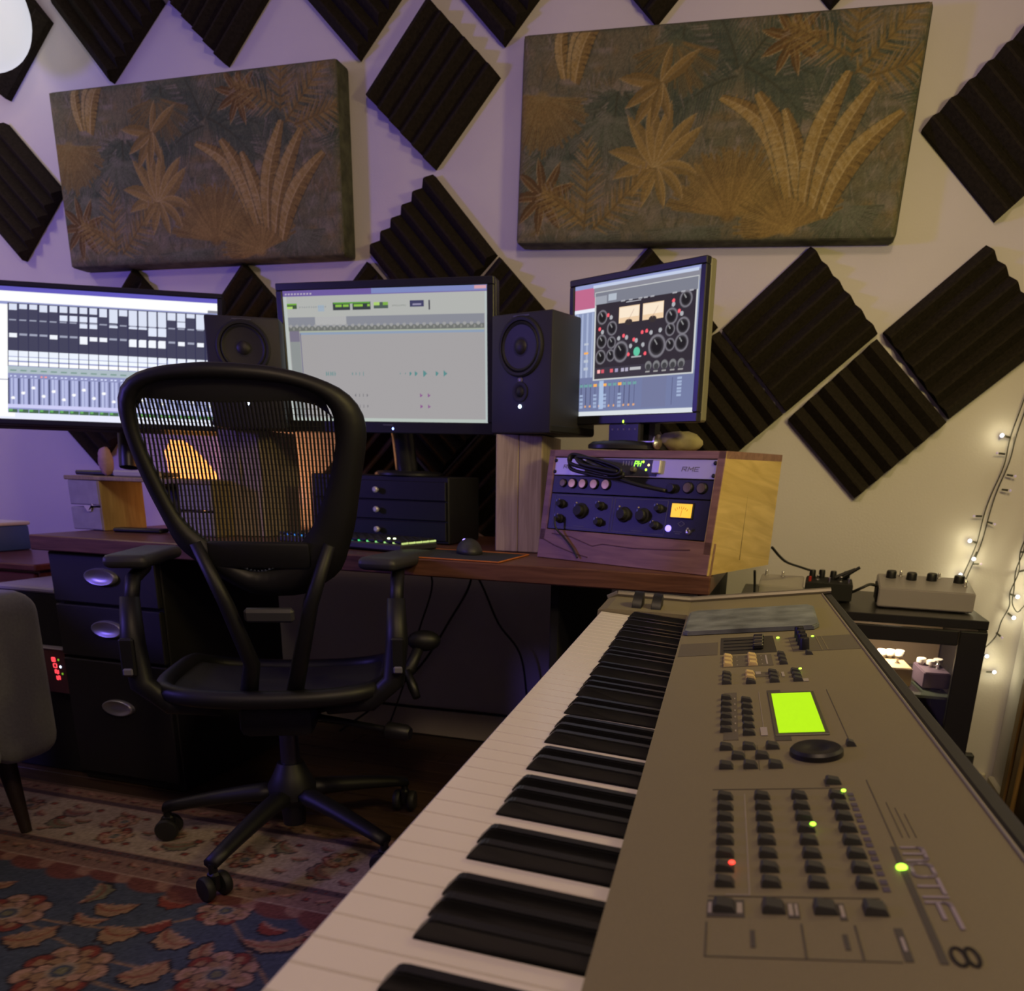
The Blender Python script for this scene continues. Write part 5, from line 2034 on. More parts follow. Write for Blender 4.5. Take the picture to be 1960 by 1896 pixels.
b = MB()
pbox(b, 0.0035, 0.733, 0.0555, 0.814)
pbox(b, 0.151, 0.729, 0.233, 0.820)
pbox(b, 0.0648, 0.379, 0.0781, 0.540)
pbox(b, 0.062, 0.660, 0.123, 0.722)
pbox(b, 0.100, 0.605, 0.127, 0.628)
b.build('panel_band', M_band, syn)
b = MB()
for s in (0.187, 0.194):
    pbox(b, s - 0.0006, 0.730, s + 0.0006, 0.819, 0.0006)
b.build('band_line', M_syn, syn)
b = MB()
pbox(b, 0.1665, 0.0405, 0.1702, 0.1645)
pbox(b, 0.1512, 0.0415, 0.1552, 0.0710)
pbox(b, 0.1696, 0.1645, 0.1702, 0.2775)
pbox(b, 0.1701, 0.3768, 0.1707, 0.5391)
for s in (0.0575, 0.1064, 0.1329):
    pbox(b, s - 0.0005, 0.041, s + 0.0005, 0.073)
for u_ in (0.041, 0.1010, 0.2620):
    pbox(b, 0.0575, u_ - 0.0003, 0.150, u_ + 0.0003)
pbox(b, 0.0800, 0.050, 0.0825, 0.066)
pbox(b, 0.1255, 0.050, 0.128, 0.064)
pbox(b, 0.0825, 0.3025, 0.0829, 0.3640)
pbox(b, 0.0935, 0.3025, 0.0939, 0.3640)
pbox(b, 0.0575, 0.0785, 0.0777, 0.0970)
pbox(b, 0.1003, 0.0785, 0.1065, 0.0945)
pbox(b, 0.1266, 0.0775, 0.1302, 0.0948)
pbox(b, 0.1395, 0.265, 0.1425, 0.280)
for k in range(3):
    pbox(b, 0.176 + 0.004 * k, 0.178, 0.1763 + 0.004 * k, 0.235 - 0.01 * k)
b.build('panel_print', M_pd, syn)
b = MB()
for k in range(8):
    u_ = 0.2452 - 0.01857 * k
    for q in (-0.004, 0.004):
        b.box((0.1548, u_ + q, 0.0003), (0.0040, 0.0055, 0.0005), PMX)
b.build('bank_label', mat('print_violet', (0.085, 0.070, 0.110), 0.6), syn)
b = MB()
pbox(b, 0.0806, 0.1027, 0.0811, 0.2522)
pbox(b, 0.0675, 0.1024, 0.0811, 0.1030)
pbox(b, 0.1010, 0.392, 0.1014, 0.540)
for s, u_, a_, c_ in [(0.0590, 0.0878, 0.002, 0.011), (0.0750, 0.0878, 0.003, 0.011), (0.1020, 0.0870, 0.0024, 0.012), (0.1050, 0.0870, 0.0015, 0.012), (0.1284, 0.0862, 0.0020, 0.012), (0.1532, 0.056, 0.0016, 0.012),
                      (0.1035, 0.6230, 0.006, 0.013), (0.131, 0.6120, 0.003, 0.022), (0.1535, 0.5820, 0.006, 0.012), (0.1010, 0.4010, 0.006, 0.024), (0.1160, 0.692, 0.002, 0.05)]:
    pbox(b, s - a_ / 2, u_ - c_ / 2, s + a_ / 2, u_ + c_ / 2, 0.0006)
for k in range(6):
    pbox(b, 0.0752, 0.513 - 0.022 * k, 0.0764, 0.518 - 0.022 * k, 0.0006)
for k in range(3):
    pbox(b, 0.0795, 0.711 - 0.022 * k, 0.0808, 0.715 - 0.022 * k, 0.0006)
    pbox(b, 0.1095, 0.711 - 0.022 * k, 0.1108, 0.715 - 0.022 * k, 0.0006)
b.build('panel_label', mat('print_pale', (0.36, 0.32, 0.30), 0.6), syn)
b = MB()
pbox(b, 0.170, 1.02, 0.188, 1.075, 0.0004)
b.build('sticker', mat('sticker', (0.58, 0.50, 0.42), 0.6), syn)
# lettering: baseline along the keys, tops toward the rear
TM = PMX @ frame_m((0.1728, 0.1640, 0.00055), (0, -1, 0), (1, 0, 0), (0, 0, 1))


def arc_pts(cx, cy, rx, ry, a0, a1, n=8):
    return [(cx + rx * math.cos(a0 + (a1 - a0) * i / n), cy + ry * math.sin(a0 + (a1 - a0) * i / n)) for i in range(n + 1)]


def letters(b, lines, wd):
    for pts in lines:
        strokes(b, [(p[0], p[1], q[0], q[1]) for p, q in zip(pts[:-1], pts[1:])], wd, 0.0, TM)


hgt = 0.0112
b = MB()
# m: three legs joined by a rounded top
letters(b, [[(0.0008, 0.0), (0.0008, hgt * 0.75)] + arc_pts(0.0038, hgt * 0.75, 0.003, hgt * 0.25, PI, PI / 2, 4) + [(0.0150, hgt)] + arc_pts(0.0150, hgt * 0.75, 0.003, hgt * 0.25, PI / 2, 0, 4) + [(0.018, 0.0)], [(0.0094, 0.0), (0.0094, hgt * 0.95)]], 0.0021)
b.build('logo_letter', M_plav, syn)
b = MB()
x0 = 0.0215
letters(b, [[(x0 + 0.0045, 0.0), (x0 + 0.0125, 0.0)] + arc_pts(x0 + 0.0125, hgt * 0.32, 0.004, hgt * 0.32, -PI / 2, 0, 4) + arc_pts(x0 + 0.0125, hgt * 0.68, 0.004, hgt * 0.32, 0, PI / 2, 4) + [(x0 + 0.0045, hgt)] + arc_pts(x0 + 0.0045, hgt * 0.68, 0.004, hgt * 0.32, PI / 2, PI, 4) + arc_pts(x0 + 0.0045, hgt * 0.32, 0.004, hgt * 0.32, PI, 1.5 * PI, 4)], 0.0021)
b.build('logo_letter', M_plav, syn)
b = MB()
x0 = 0.0405
letters(b, [[(x0 + 0.0, hgt), (x0 + 0.0165, hgt)], [(x0 + 0.0085, 0.0), (x0 + 0.0085, hgt * 0.82)]], 0.0021)
b.build('logo_letter', M_plav, syn)
b = MB()
letters(b, [[(0.0610, 0.0), (0.0610, hgt)]], 0.0021)
b.build('logo_letter', M_plav, syn)
b = MB()
x0 = 0.0665
letters(b, [[(x0, 0.0), (x0, hgt * 0.72)] + arc_pts(x0 + 0.0035, hgt * 0.72, 0.0035, hgt * 0.28, PI, PI / 2, 4) + [(x0 + 0.0255, hgt)], [(x0 + 0.001, hgt * 0.45), (x0 + 0.0165, hgt * 0.45)]], 0.0021)
b.build('logo_letter', M_plav, syn)
b = MB()
x0 = 0.1095
hx = 0.0150
loop1 = arc_pts(x0 + hx / 2, hgt * 0.28, hx / 2, hgt * 0.28, 0, 2 * PI, 20)
loop2 = arc_pts(x0 + hx / 2, hgt * 0.80, hx / 2, hgt * 0.24, 0, 2 * PI, 20)
letters(b, [loop1, loop2], 0.0017)
b.build('logo_numeral', mat('print_black', (0.022, 0.018, 0.022), 0.5), syn)
# small lights
for s, u_, m_, r_ in [(0.0712, 0.1349, M_led_r, 0.0020), (0.1234, 0.1903, M_led_g, 0.0020), (0.1499, 0.2475, M_led_g, 0.0017), (0.1676, 0.1368, M_led_g, 0.0032), (0.1371, 0.8224, M_led_g, 0.0024), (0.1832, 0.8199, M_led_g, 0.0022), (0.1507, 0.6212, M_led_g, 0.0018)]:
    b = MB()
    b.sphere((s, u_, 0.0008 if s > 0.155 or u_ > 0.7 else 0.0042), r_, PMX, sc=(1, 1, 0.6), u=12, v=8)
    b.build('signal_light', m_, syn)
# stand under the keyboard
b = MB()
M_std = mat('stand_black', (0.014, 0.014, 0.015), 0.5)
st = thing('keyboard_stand', 'black steel stand hidden beneath the large synthesizer', 'stand', TR((0, 0, 0)))
for y in (0.02, 0.93):
    for s in (0.03, 0.33):
        top_ = KM @ Vector((s, y, -0.0545))
        b = MB()
        b.cyl((top_.x, top_.y, 0.02), (top_.x, top_.y, top_.z - 0.006), 0.014, n=10)
        b.build('leg', M_std, st, smooth=True)
    a_, c_ = KM @ Vector((0.01, y, -0.067)), KM @ Vector((0.37, y, -0.067))
    b = MB()
    b.cyl(a_, c_, 0.0125, n=10)
    b.build('cross_bar', M_std, st, smooth=True)
    b = MB()
    b.cyl((a_.x, a_.y, 0.022), (c_.x, c_.y, 0.022), 0.0135, n=10)
    b.build('foot_bar', M_std, st, smooth=True)
# blue cloth pad lying on the far end of the panel
b = MB()
sp = [(0.010, 0.874), (0.190, 0.868), (0.1985, 0.884), (0.2060, 1.040), (0.199, 1.056), (0.016, 1.060), (0.006, 1.050), (0.003, 0.882)]
b.prism([(x, y) for x, y in sp], 0.0010, 0.0055)
b.prism([(x * 0.97 + 0.003, y * 0.985 + 0.013) for x, y in sp], 0.0055, 0.0072)
M_pad = mat('blue_grey_cloth', (0.135, 0.150, 0.150), 0.9, noise=0.55, nscale=18, bump=0.2, bscale=300)
o = b.build('cloth_pad', [M_pad], None, matrix=KM @ PMX)
tag(o, 'mottled blue grey cloth pad lying on the far end of the synthesizer panel', 'pad')

# ================================================================== left side: armchair, sideboard, equipment cabinet
M_fab = mat('grey_upholstery', (0.115, 0.115, 0.120), 0.95, noise=0.12, nscale=150, bump=0.4, bscale=500, sheen=0.3)
t = thing('armchair', 'grey upholstered armchair with dark tapered leg at the left frame edge', 'armchair', TR((-1.0, -1.17, 0)))


def padded(name, c_, s_, bev, seg=5):
    b = MB()
    b.box(c_, s_, bev=bev, seg=seg)
    return b.build(name, M_fab, t, smooth=True)


padded('armrest', (-0.33, 0.0, 0.435), (0.66, 0.17, 0.42), 0.055)
padded('armrest', (-0.33, -0.78, 0.435), (0.66, 0.17, 0.42), 0.055)
padded('seat_base', (-0.34, -0.39, 0.295), (0.64, 0.64, 0.13), 0.03)
padded('seat_cushion', (-0.36, -0.39, 0.415), (0.60, 0.60, 0.13), 0.05)
padded('backrest', (-0.68, -0.39, 0.52), (0.16, 0.92, 0.60), 0.06)
for x, y, dx, dy in [(-0.145, 0.015, 0.035, 0.0), (-0.145, -0.79, 0.035, 0.0), (-0.62, 0.015, -0.03, 0.0), (-0.62, -0.79, -0.03, 0.0)]:
    b = MB()
    b.cyl((x + dx, y + dy, 0.0105), (x, y, 0.245), 0.013, 0.026, 16)
    b.build('leg', wood('leg_wood', (0.018, 0.011, 0.007), (0.030, 0.018, 0.011)), t, smooth=True)

M_mah = wood('mahogany', (0.075, 0.018, 0.013), (0.14, 0.040, 0.028), 4.0, (1.2, 14, 14), 0.30)
t = thing('sideboard', 'low reddish mahogany sideboard by the back wall at the left frame edge', 'sideboard', TR((-2.21, -0.37, 0)))
b = MB()
b.box((0, 0, 0.612), (1.26, 0.46, 0.022), bev=0.004)
b.build('top', M_mah, t)
b = MB()
b.box((0, 0.01, 0.300), (1.22, 0.42, 0.600), bev=0.003)
b.build('carcass', M_mah, t)
for x in (-0.305, 0.305):
    b = MB()
    b.box((x, -0.208, 0.31), (0.60, 0.016, 0.56), bev=0.003)
    b.build('door', M_mah, t)
t = thing('storage_box', 'blue storage box with a white lid on the mahogany sideboard', 'box', TR((-2.085, -0.315, 0.6235)))
b = MB()
b.box((0, 0, 0.045), (0.20, 0.14, 0.09), bev=0.008, seg=2)
b.build('body', mat('box_blue', (0.055, 0.12, 0.36), 0.45), t, smooth=True)
b = MB()
b.box((0, 0, 0.096), (0.21, 0.15, 0.014), bev=0.006, seg=2)
b.build('lid', M_white, t, smooth=True)

t = thing('equipment_cabinet', 'small black equipment cabinet with pale top left of the drawer pedestal', 'cabinet', TR((-1.465, -0.755, 0)))
b = MB()
b.box((0, 0.10, 0.283), (0.30, 0.20, 0.565), bev=0.003)
b.build('carcass', M_blackm, t)
b = MB()
b.box((0.012, 0.10, 0.575), (0.24, 0.215, 0.017), bev=0.005)
b.build('top_plate', mat('plate_grey', (0.38, 0.36, 0.40), 0.4, 0.3), t)
t = thing('power_conditioner', 'narrow reddish device with red vertical number display beside the drawer pedestal', 'power meter', TR((-1.358, -0.789, 0.270)))
b = MB()
b.box((0, 0.013, 0.068), (0.108, 0.026, 0.136), bev=0.002)
b.build('face_plate', mat('device_red', (0.10, 0.035, 0.040), 0.45), t)
b = MB()
b.box((0, 0.010, 0.1375), (0.110, 0.030, 0.004), bev=0.001)
b.build('top_edge', mat('plate_grey', (0.38, 0.36, 0.40), 0.4, 0.3), t)
M_dig = glow('red_digits', (1.0, 0.06, 0.08), 1.6)
SEG = {'8': 'abcdefg', '0': 'abcdef', '5': 'acdfg', '2': 'abdeg'}


def digit(b, ch, x, z, hh, ww):
    """seven segment digit turned on its side, like the device itself"""
    s = {'a': (-ww, 0, .15, 1), 'd': (ww, 0, .15, 1), 'g': (0, 0, .15, 1), 'f': (-ww / 2, -hh / 2, 1, .15), 'b': (-ww / 2, hh / 2, 1, .15), 'e': (ww / 2, -hh / 2, 1, .15), 'c': (ww / 2, hh / 2, 1, .15)}
    for k in SEG[ch]:
        px, pz, lx, lz = s[k]
        b.box((x + px, -0.0008, z + pz), (0.0022 if lx < 1 else ww * 0.95, 0.0015, 0.0022 if lz < 1 else hh * 0.95))


for k, ch in enumerate('8025'):
    b = MB()
    digit(b, ch, 0.012 + 0.003 * k, 0.104 - 0.0185 * k, 0.0115, 0.0058)
    b.build('display_digit', M_dig, t)
for x, z, m_ in [(0.030, 0.104, mat('led_dim_green', (0.1, 0.2, 0.02), 0.4, emit=(0.35, 0.8, 0.05), estr=0.5)), (0.034, 0.083, M_led_w), (0.038, 0.062, mat('led_dim_green', (0.1, 0.2, 0.02), 0.4))]:
    b = MB()
    b.sphere((x, 0.0, z), 0.0034, sc=(1, 0.5, 1), u=10, v=6)
    b.build('signal_light', m_, t)

# ================================================================== globe lamp, upper left
M_globe = mat('globe_glass', (0.85, 0.85, 0.85), 0.4, emit=(0.86, 0.90, 1.0), estr=0.62)
t = thing('globe_lamp', 'glowing white globe pendant lamp cut by the upper left frame corner', 'lamp', TR((-1.86, -0.27, 2.27)))
b = MB()
b.sphere((0, 0, 0), 0.158, u=40, v=24)
b.build('globe', M_globe, t, smooth='all')
b = MB()
b.lathe([(0.030, 0.150), (0.032, 0.185), (0.012, 0.195)], I4, 20)
b.build('cap', M_black, t, smooth=True)
b = MB()
b.cyl((0, 0, 0.19), (0, 0, 0.389), 0.004, n=8)
b.build('cord', M_cable, t)

# ================================================================== right side: glass cabinet with pedals
CT = 0.642
CX0, CX1, CY0, CY1 = 0.62, 1.219, -0.50, -0.06
t = thing('glass_cabinet', 'black glass fronted cabinet with lit inside behind the synthesizer on the right', 'cabinet', TR((0, 0, 0)))
M_cab = mat('cabinet_black', (0.014, 0.013, 0.012), 0.35)
for nm, c_, s_ in [('top_panel', ((CX0 + CX1) / 2, (CY0 + CY1) / 2, CT - 0.011), (CX1 - CX0, CY1 - CY0, 0.022)),
                   ('side_panel', (CX1 - 0.010, (CY0 + CY1) / 2, CT / 2 - 0.011), (0.020, CY1 - CY0 - 0.002, CT - 0.024)),
                   ('side_panel', (CX0 + 0.010, (CY0 + CY1) / 2, CT / 2 - 0.011), (0.020, CY1 - CY0 - 0.002, CT - 0.024)),
                   ('bottom_panel', ((CX0 + CX1) / 2, (CY0 + CY1) / 2, 0.03), (CX1 - CX0 - 0.042, CY1 - CY0 - 0.004, 0.05)),
                   ('back_panel', ((CX0 + CX1) / 2, CY1 - 0.006, CT / 2), (CX1 - CX0 - 0.042, 0.010, CT - 0.05))]:
    b = MB()
    b.box(c_, s_, bev=0.0015)
    b.build(nm, mat('cabinet_inside', (0.22, 0.15, 0.085), 0.6) if nm == 'back_panel' else M_cab, t)
# framed door on the front
b = MB()
for c_, s_ in [((CX1 - 0.0325, CY0 - 0.009, 0.31), (0.061, 0.018, 0.612)), ((CX0 + 0.0325, CY0 - 0.009, 0.31), (0.061, 0.018, 0.612)), (((CX0 + CX1) / 2, CY0 - 0.009, 0.598), (CX1 - CX0 - 0.13, 0.018, 0.036)), (((CX0 + CX1) / 2, CY0 - 0.009, 0.035), (CX1 - CX0 - 0.13, 0.018, 0.062))]:
    b.box(c_, s_, bev=0.002)
d = b.build('door', M_cab, t)
M_glass = bpy.data.materials.new('clear_glass')
M_glass.use_nodes = True
nt = M_glass.node_tree
nt.nodes.remove(nt.nodes['Principled BSDF'])
g1, g2, mx = nt.nodes.new('ShaderNodeBsdfTransparent'), nt.nodes.new('ShaderNodeBsdfGlossy'), nt.nodes.new('ShaderNodeMixShader')
g2.inputs['Roughness'].default_value = 0.03
mx.inputs[0].default_value = 0.05
nt.links.new(g1.outputs[0], mx.inputs[1])
nt.links.new(g2.outputs[0], mx.inputs[2])
nt.links.new(mx.outputs[0], nt.nodes['Material Output'].inputs[0])
b = MB()
b.box(((CX0 + CX1) / 2, CY0 - 0.008, 0.32), (CX1 - CX0 - 0.13, 0.004, 0.52))
b.build('door_glass', M_glass, d)
SHZ = 0.438
b = MB()
b.box(((CX0 + CX1) / 2, -0.27, SHZ - 0.004), (CX1 - CX0 - 0.046, 0.39, 0.007))
b.build('glass_shelf', mat('shelf_glass', (0.06, 0.07, 0.05), 0.12), t)
SHZ2 = 0.300
b = MB()
b.box(((CX0 + CX1) / 2, -0.27, SHZ2 - 0.004), (CX1 - CX0 - 0.046, 0.39, 0.007))
b.build('glass_shelf', mat('shelf_glass', (0.06, 0.07, 0.05), 0.12), t)
b = MB()
b.lathe([(0.030, 0), (0.030, 0.010), (0.022, 0.012)], TR((1.02, -0.33, CT - 0.035)), 20)
b.build('cabinet_lamp', glow('cabinet_bulb', (1.0, 0.85, 0.62), 6.0), t, smooth=True)
light('cabinet_lamp_light', 'AREA', (1.02, -0.33, CT - 0.038), 1.5, (1.0, 0.82, 0.60), 0.05, (1.02, -0.32, 0.3))


def pedal(name, label, m, s_, bodym, knobs, switches, kr, kh, km, group=None, kcyl=True, extra=None):
    """effect box: body origin at the middle of its underside, front toward -y"""
    t = thing(name, label, 'effects pedal', m, group)
    b = MB()
    w, dd, hf, hb = s_
    pts = [(-w / 2, -dd / 2, 0), (w / 2, -dd / 2, 0), (w / 2, dd / 2, 0), (-w / 2, dd / 2, 0), (-w / 2, -dd / 2, hf), (w / 2, -dd / 2, hf), (w / 2, dd / 2, hb), (-w / 2, dd / 2, hb)]
    vs = [b.bm.verts.new(p) for p in pts]
    for f in ((0, 3, 2, 1), (4, 5, 6, 7), (0, 1, 5, 4), (1, 2, 6, 5), (2, 3, 7, 6), (3, 0, 4, 7)):
        b.bm.faces.new([vs[i] for i in f])
    bmesh.ops.bevel(b.bm, geom=list(b.bm.edges), offset=0.0025, segments=2, affect='EDGES')
    b.build('enclosure', bodym, t, smooth=True)
    tl = math.atan2(hb - hf, dd)

    def top(x, y):
        return Matrix.Translation((x, y, hf + (hb - hf) * (y + dd / 2) / dd)) @ Matrix.Rotation(tl, 4, 'X')
    for x, y in knobs:
        b = MB()
        if kcyl:
            b.lathe([(kr, 0), (kr * 0.95, kh * 0.85), (kr * 0.8, kh)], top(x, y), 20)
        else:
            b.lathe([(kr * 0.5, 0), (kr * 0.5, kh * 0.35), (kr, kh * 0.4), (kr, kh * 0.9), (kr * 0.85, kh)], top(x, y), 20)
        b.build('knob', km, t, smooth=True)
    for x, y in switches:
        b = MB()
        b.lathe([(0.006, 0), (0.006, 0.003), (0.0035, 0.004), (0.0035, 0.012), (0.0045, 0.0135), (0.003, 0.016)], top(x, y), 14)
        b.build('switch', M_chrome, t, smooth=True)
    for x in (-w / 2 + 0.02, w / 2 - 0.02):
        for y in (-dd / 2 + 0.02, dd / 2 - 0.02):
            b = MB()
            b.lathe([(0.006, -0.004), (0.006, 0.001)], Matrix.Translation((x, y, 0)), 10)
            b.build('foot', M_rubber, t)
    return t


M_silver = mat('pedal_silver', (0.38, 0.345, 0.35), 0.42, 0.35)
t = pedal('large_pedal', 'large silver wedge effects pedal with four black knobs on the glass cabinet', TR((1.088, -0.325, CT + 0.0048), -0.04), (0.226, 0.165, 0.048, 0.068), M_silver,
          [(-0.080, 0.040), (-0.030, 0.030), (0.020, 0.035), (0.085, 0.028)], [(-0.055, 0.058), (0.040, 0.060), (0.095, -0.012)], 0.0135, 0.019, M_black)
b = MB()
b.box((-0.1145, 0.0, 0.028), (0.004, 0.11, 0.045), bev=0.002)
b.build('side_cover', M_blackm, t)
pedal('white_pedal', 'small pale silver pedal with one chrome footswitch beside the rack, left on the glass cabinet', TR((0.728, -0.285, CT + 0.0048), -0.02), (0.118, 0.14, 0.030, 0.046), mat('pedal_pale', (0.52, 0.48, 0.42), 0.4, 0.3), [], [(0.0, 0.045), (-0.045, 0.05)], 0.01, 0.015, M_chrome)
t = pedal('black_pedal', 'black effects box crowded with knobs and plugs between the pale and the large pedal', TR((0.852, -0.300, CT + 0.0048), -0.03), (0.122, 0.12, 0.044, 0.050), M_blackm,
          [(-0.045, 0.03), (-0.02, 0.04), (0.01, 0.03), (0.045, 0.035)], [(-0.03, -0.01), (0.03, -0.02)], 0.009, 0.022, M_black)
for x, a_ in ((0.015, 0.5), (0.03, 0.62)):
    b = MB()
    b.cyl((x, 0.0, 0.055), (x + 0.055 * math.cos(a_), 0.0, 0.055 + 0.055 * math.sin(a_)), 0.006, 0.004, 8)
    b.build('plug', M_black, t)
for x, m_ in ((-0.05, mat('knob_red', (0.4, 0.03, 0.02), 0.4)), (0.0, M_chrome), (0.05, M_chrome)):
    b = MB()
    b.lathe([(0.004, 0), (0.004, 0.012), (0.002, 0.014)], TR((x, -0.03, 0.045)), 10)
    b.build('jack', m_, t, smooth=True)
# two lit pedals on the upper glass shelf
M_cream = mat('knob_cream', (0.80, 0.74, 0.62), 0.4)
pedal('lit_pedal', 'beige pedal with three white knobs, left on the lit glass shelf', TR((1.040, -0.345, SHZ + 0.0042), 0.12), (0.072, 0.125, 0.048, 0.052), mat('pedal_beige', (0.34, 0.24, 0.13), 0.5),
      [(-0.024, 0.042), (0.0, 0.045), (0.024, 0.042)], [(0.008, -0.01)], 0.0125, 0.024, M_cream, 'pedals with white knobs on the lit glass shelf', False)
pedal('lit_pedal', 'dark violet pedal with three white knobs, right on the lit glass shelf', TR((1.137, -0.345, SHZ + 0.0042), 0.12), (0.066, 0.115, 0.042, 0.046), mat('pedal_violet', (0.11, 0.075, 0.10), 0.45),
      [(-0.020, 0.030), (0.0, 0.010), (0.022, 0.030)], [(0.010, -0.014)], 0.0125, 0.018, M_cream, 'pedals with white knobs on the lit glass shelf', False)
# lower shelf box with rows of small buttons
t = thing('button_unit', 'dark unit with red and grey button rows on the lower cabinet shelf', 'effects unit', TR((1.045, -0.36, SHZ2 + 0.0008), 0.08))
b = MB()
b.box((0, 0, 0.04), (0.19, 0.10, 0.08), bev=0.003)
b.build('body', M_black, t)
for r_, (z, m_) in enumerate(((0.062, mat('button_red', (0.65, 0.09, 0.03), 0.4, emit=(1, 0.1, 0.02), estr=0.15)), (0.042, mat('button_grey', (0.45, 0.40, 0.32), 0.4)))):
    for k in range(8):
        b = MB()
        b.box((-0.07 + 0.0145 * k, -0.052, z), (0.0085, 0.006, 0.011), bev=0.0015)
        b.build('button', m_, t)
b = MB()
b.box((0.075, -0.0515, 0.062), (0.03, 0.004, 0.012))
b.build('label_plate', mat('label_tan', (0.38, 0.30, 0.18), 0.5), t)

cable('patch_cable', 'black patch cable from the large silver pedal to the black effects box', [(0.974, -0.33, CT + 0.048), (0.955, -0.335, CT + 0.052), (0.935, -0.34, CT + 0.042), (0.913, -0.33, CT + 0.028)], 0.0042)
cable('rack_cable', 'black cable drooping from the rack case to the pedals on the cabinet', [(0.695, -0.44, 0.785), (0.73, -0.36, 0.745), (0.775, -0.27, 0.722), (0.812, -0.265, 0.712)], 0.0035)
cable('short_cable', 'short black cable standing beside the warm lit rack side', [(0.662, -0.40, 0.6455), (0.660, -0.395, 0.675), (0.656, -0.40, 0.72)], 0.0035)
cable('cabinet_cable', 'black cable looping in front of the cabinet shelf behind the synthesizer edge', [(0.985, -0.553, 0.425), (1.03, -0.557, 0.428), (1.075, -0.557, 0.40), (1.085, -0.557, 0.36), (1.10, -0.557, 0.33), (1.135, -0.557, 0.29), (1.15, -0.557, 0.22), (1.155, -0.57, 0.10), (1.16, -0.6, 0.0145)], 0.0055)
cable('floor_cable', 'black cable curving down the wall to the floor right of the cabinet', [(1.30, -0.035, 0.125), (1.335, -0.042, 0.12), (1.372, -0.045, 0.085), (1.39, -0.045, 0.03), (1.385, -0.12, 0.0075), (1.35, -0.3, 0.0075)], 0.006)
o = MB()
o.box((0, 0, 0), (0.06, 0.03, 0.05), bev=0.004)
o = o.build('plug_adapter', M_dgrey, None, matrix=TR((1.325, -0.0165, 0.135)))
tag(o, 'dark plug adapter low on the wall right of the glass cabinet', 'plug')

# ================================================================== string lights
t = thing('string_lights', 'green wired string lights hanging along the wall corner on the right', 'string lights', TR((0, 0, 0)))
M_wire = mat('string_wire', (0.035, 0.032, 0.022), 0.6)
strand1 = [(1.325, 1.30), (1.309, 1.181), (1.294, 1.085), (1.290, 1.01), (1.272, 0.93), (1.262, 0.874), (1.258, 0.80), (1.245, 0.74), (1.236, 0.70), (1.228, 0.66)]
strand2 = [(1.338, 1.30), (1.322, 1.185), (1.308, 1.09), (1.302, 1.02), (1.285, 0.94), (1.276, 0.88), (1.270, 0.80), (1.258, 0.745), (1.248, 0.70), (1.240, 0.66)]
strand3 = [(1.392, 0.93), (1.384, 0.84), (1.374, 0.775), (1.379, 0.72), (1.368, 0.66), (1.372, 0.62), (1.360, 0.575), (1.352, 0.53), (1.325, 0.485), (1.300, 0.45)]
strand4 = [(1.398, 0.93), (1.378, 0.85), (1.382, 0.78), (1.371, 0.725), (1.377, 0.665), (1.378, 0.63), (1.395, 0.605), (1.404, 0.612)]


def spl(pts, sub=5):
    P = [Vector(p) for p in pts]
    out = []
    for i in range(len(P) - 1):
        p0, p1, p2, p3 = P[max(i - 1, 0)], P[i], P[i + 1], P[min(i + 2, len(P) - 1)]
        for k in range(sub):
            s = k / sub
            out.append(0.5 * ((2 * p1) + (-p0 + p2) * s + (2 * p0 - 5 * p1 + 4 * p2 - p3) * s * s + (-p0 + 3 * p1 - 3 * p2 + p3) * s ** 3))
    out.append(P[-1])
    return out


for st_ in (strand1, strand2, strand3, strand4):
    b = MB()
    b.tube(spl([(x, -0.016 - 0.004 * (i % 2), z) for i, (x, z) in enumerate(st_)]), 0.0016, 6)
    b.build('wire', M_wire, t, smooth='all')
# strand running on along the right wall, toward the viewer and out of frame
b = MB()
b.tube(spl([(1.404, -0.016, 0.612), (1.406, -0.3, 0.80), (1.406, -0.7, 1.35), (1.406, -1.2, 1.75), (1.406, -1.8, 1.85)]), 0.0016, 6)
b.build('wire', M_wire, t, smooth='all')
M_bulb = glow('fairy_bulb', (0.90, 0.92, 1.0), 2.2)
M_buld = mat('fairy_bulb_clear', (0.5, 0.4, 0.55), 0.15, emit=(0.7, 0.55, 0.85), estr=0.25)
# socket start, socket direction, lit or not
BU = [((1.292, 1.084), (-1, 0.22), 1), ((1.288, 1.040), (-1, 0.1), 0), ((1.302, 0.985), (1, -0.15), 0), ((1.296, 0.945), (1, -0.1), 0), ((1.258, 0.87), (-1, 0), 0), ((1.273, 0.855), (1, -0.25), 0),
      ((1.258, 0.795), (-1, 0.25), 1), ((1.262, 0.770), (-0.3, -1), 1), ((1.256, 0.735), (1, 0.05), 0), ((1.246, 0.690), (-0.6, 0.4), 1), ((1.373, 0.775), (0.9, 0.1), 0), ((1.380, 0.72), (1, 0.4), 1), ((1.368, 0.655), (1, -0.3), 1),
      ((1.372, 0.60), (0.7, -0.5), 1), ((1.352, 0.54), (0.8, -0.6), 0), ((1.318, 0.475), (0.9, -0.3), 1), ((1.345, 0.42), (1, 0.1), 1)]
for (x, z), (dx, dz), on in BU:
    dl = math.hypot(dx, dz)
    dx, dz = dx / dl, dz / dl
    p0, p1, p2 = Vector((x, -0.016, z)), Vector((x + dx * 0.016, -0.020, z + dz * 0.016)), Vector((x + dx * 0.0215, -0.021, z + dz * 0.0215))
    b = MB()
    b.cyl(p0, p1, 0.0026, 0.0030, 8)
    s_ = b.build('socket', M_wire, t)
    b = MB()
    b.sphere(p2, 0.0056 if on else 0.0032, u=10, v=8)
    b.build('bulb', M_bulb if on else M_buld, s_, smooth='all')
    if on:
        light('fairy_light', 'POINT', (p2.x, p2.y - 0.012, p2.z), 0.055, (1.0, 0.90, 0.50), 0.006)
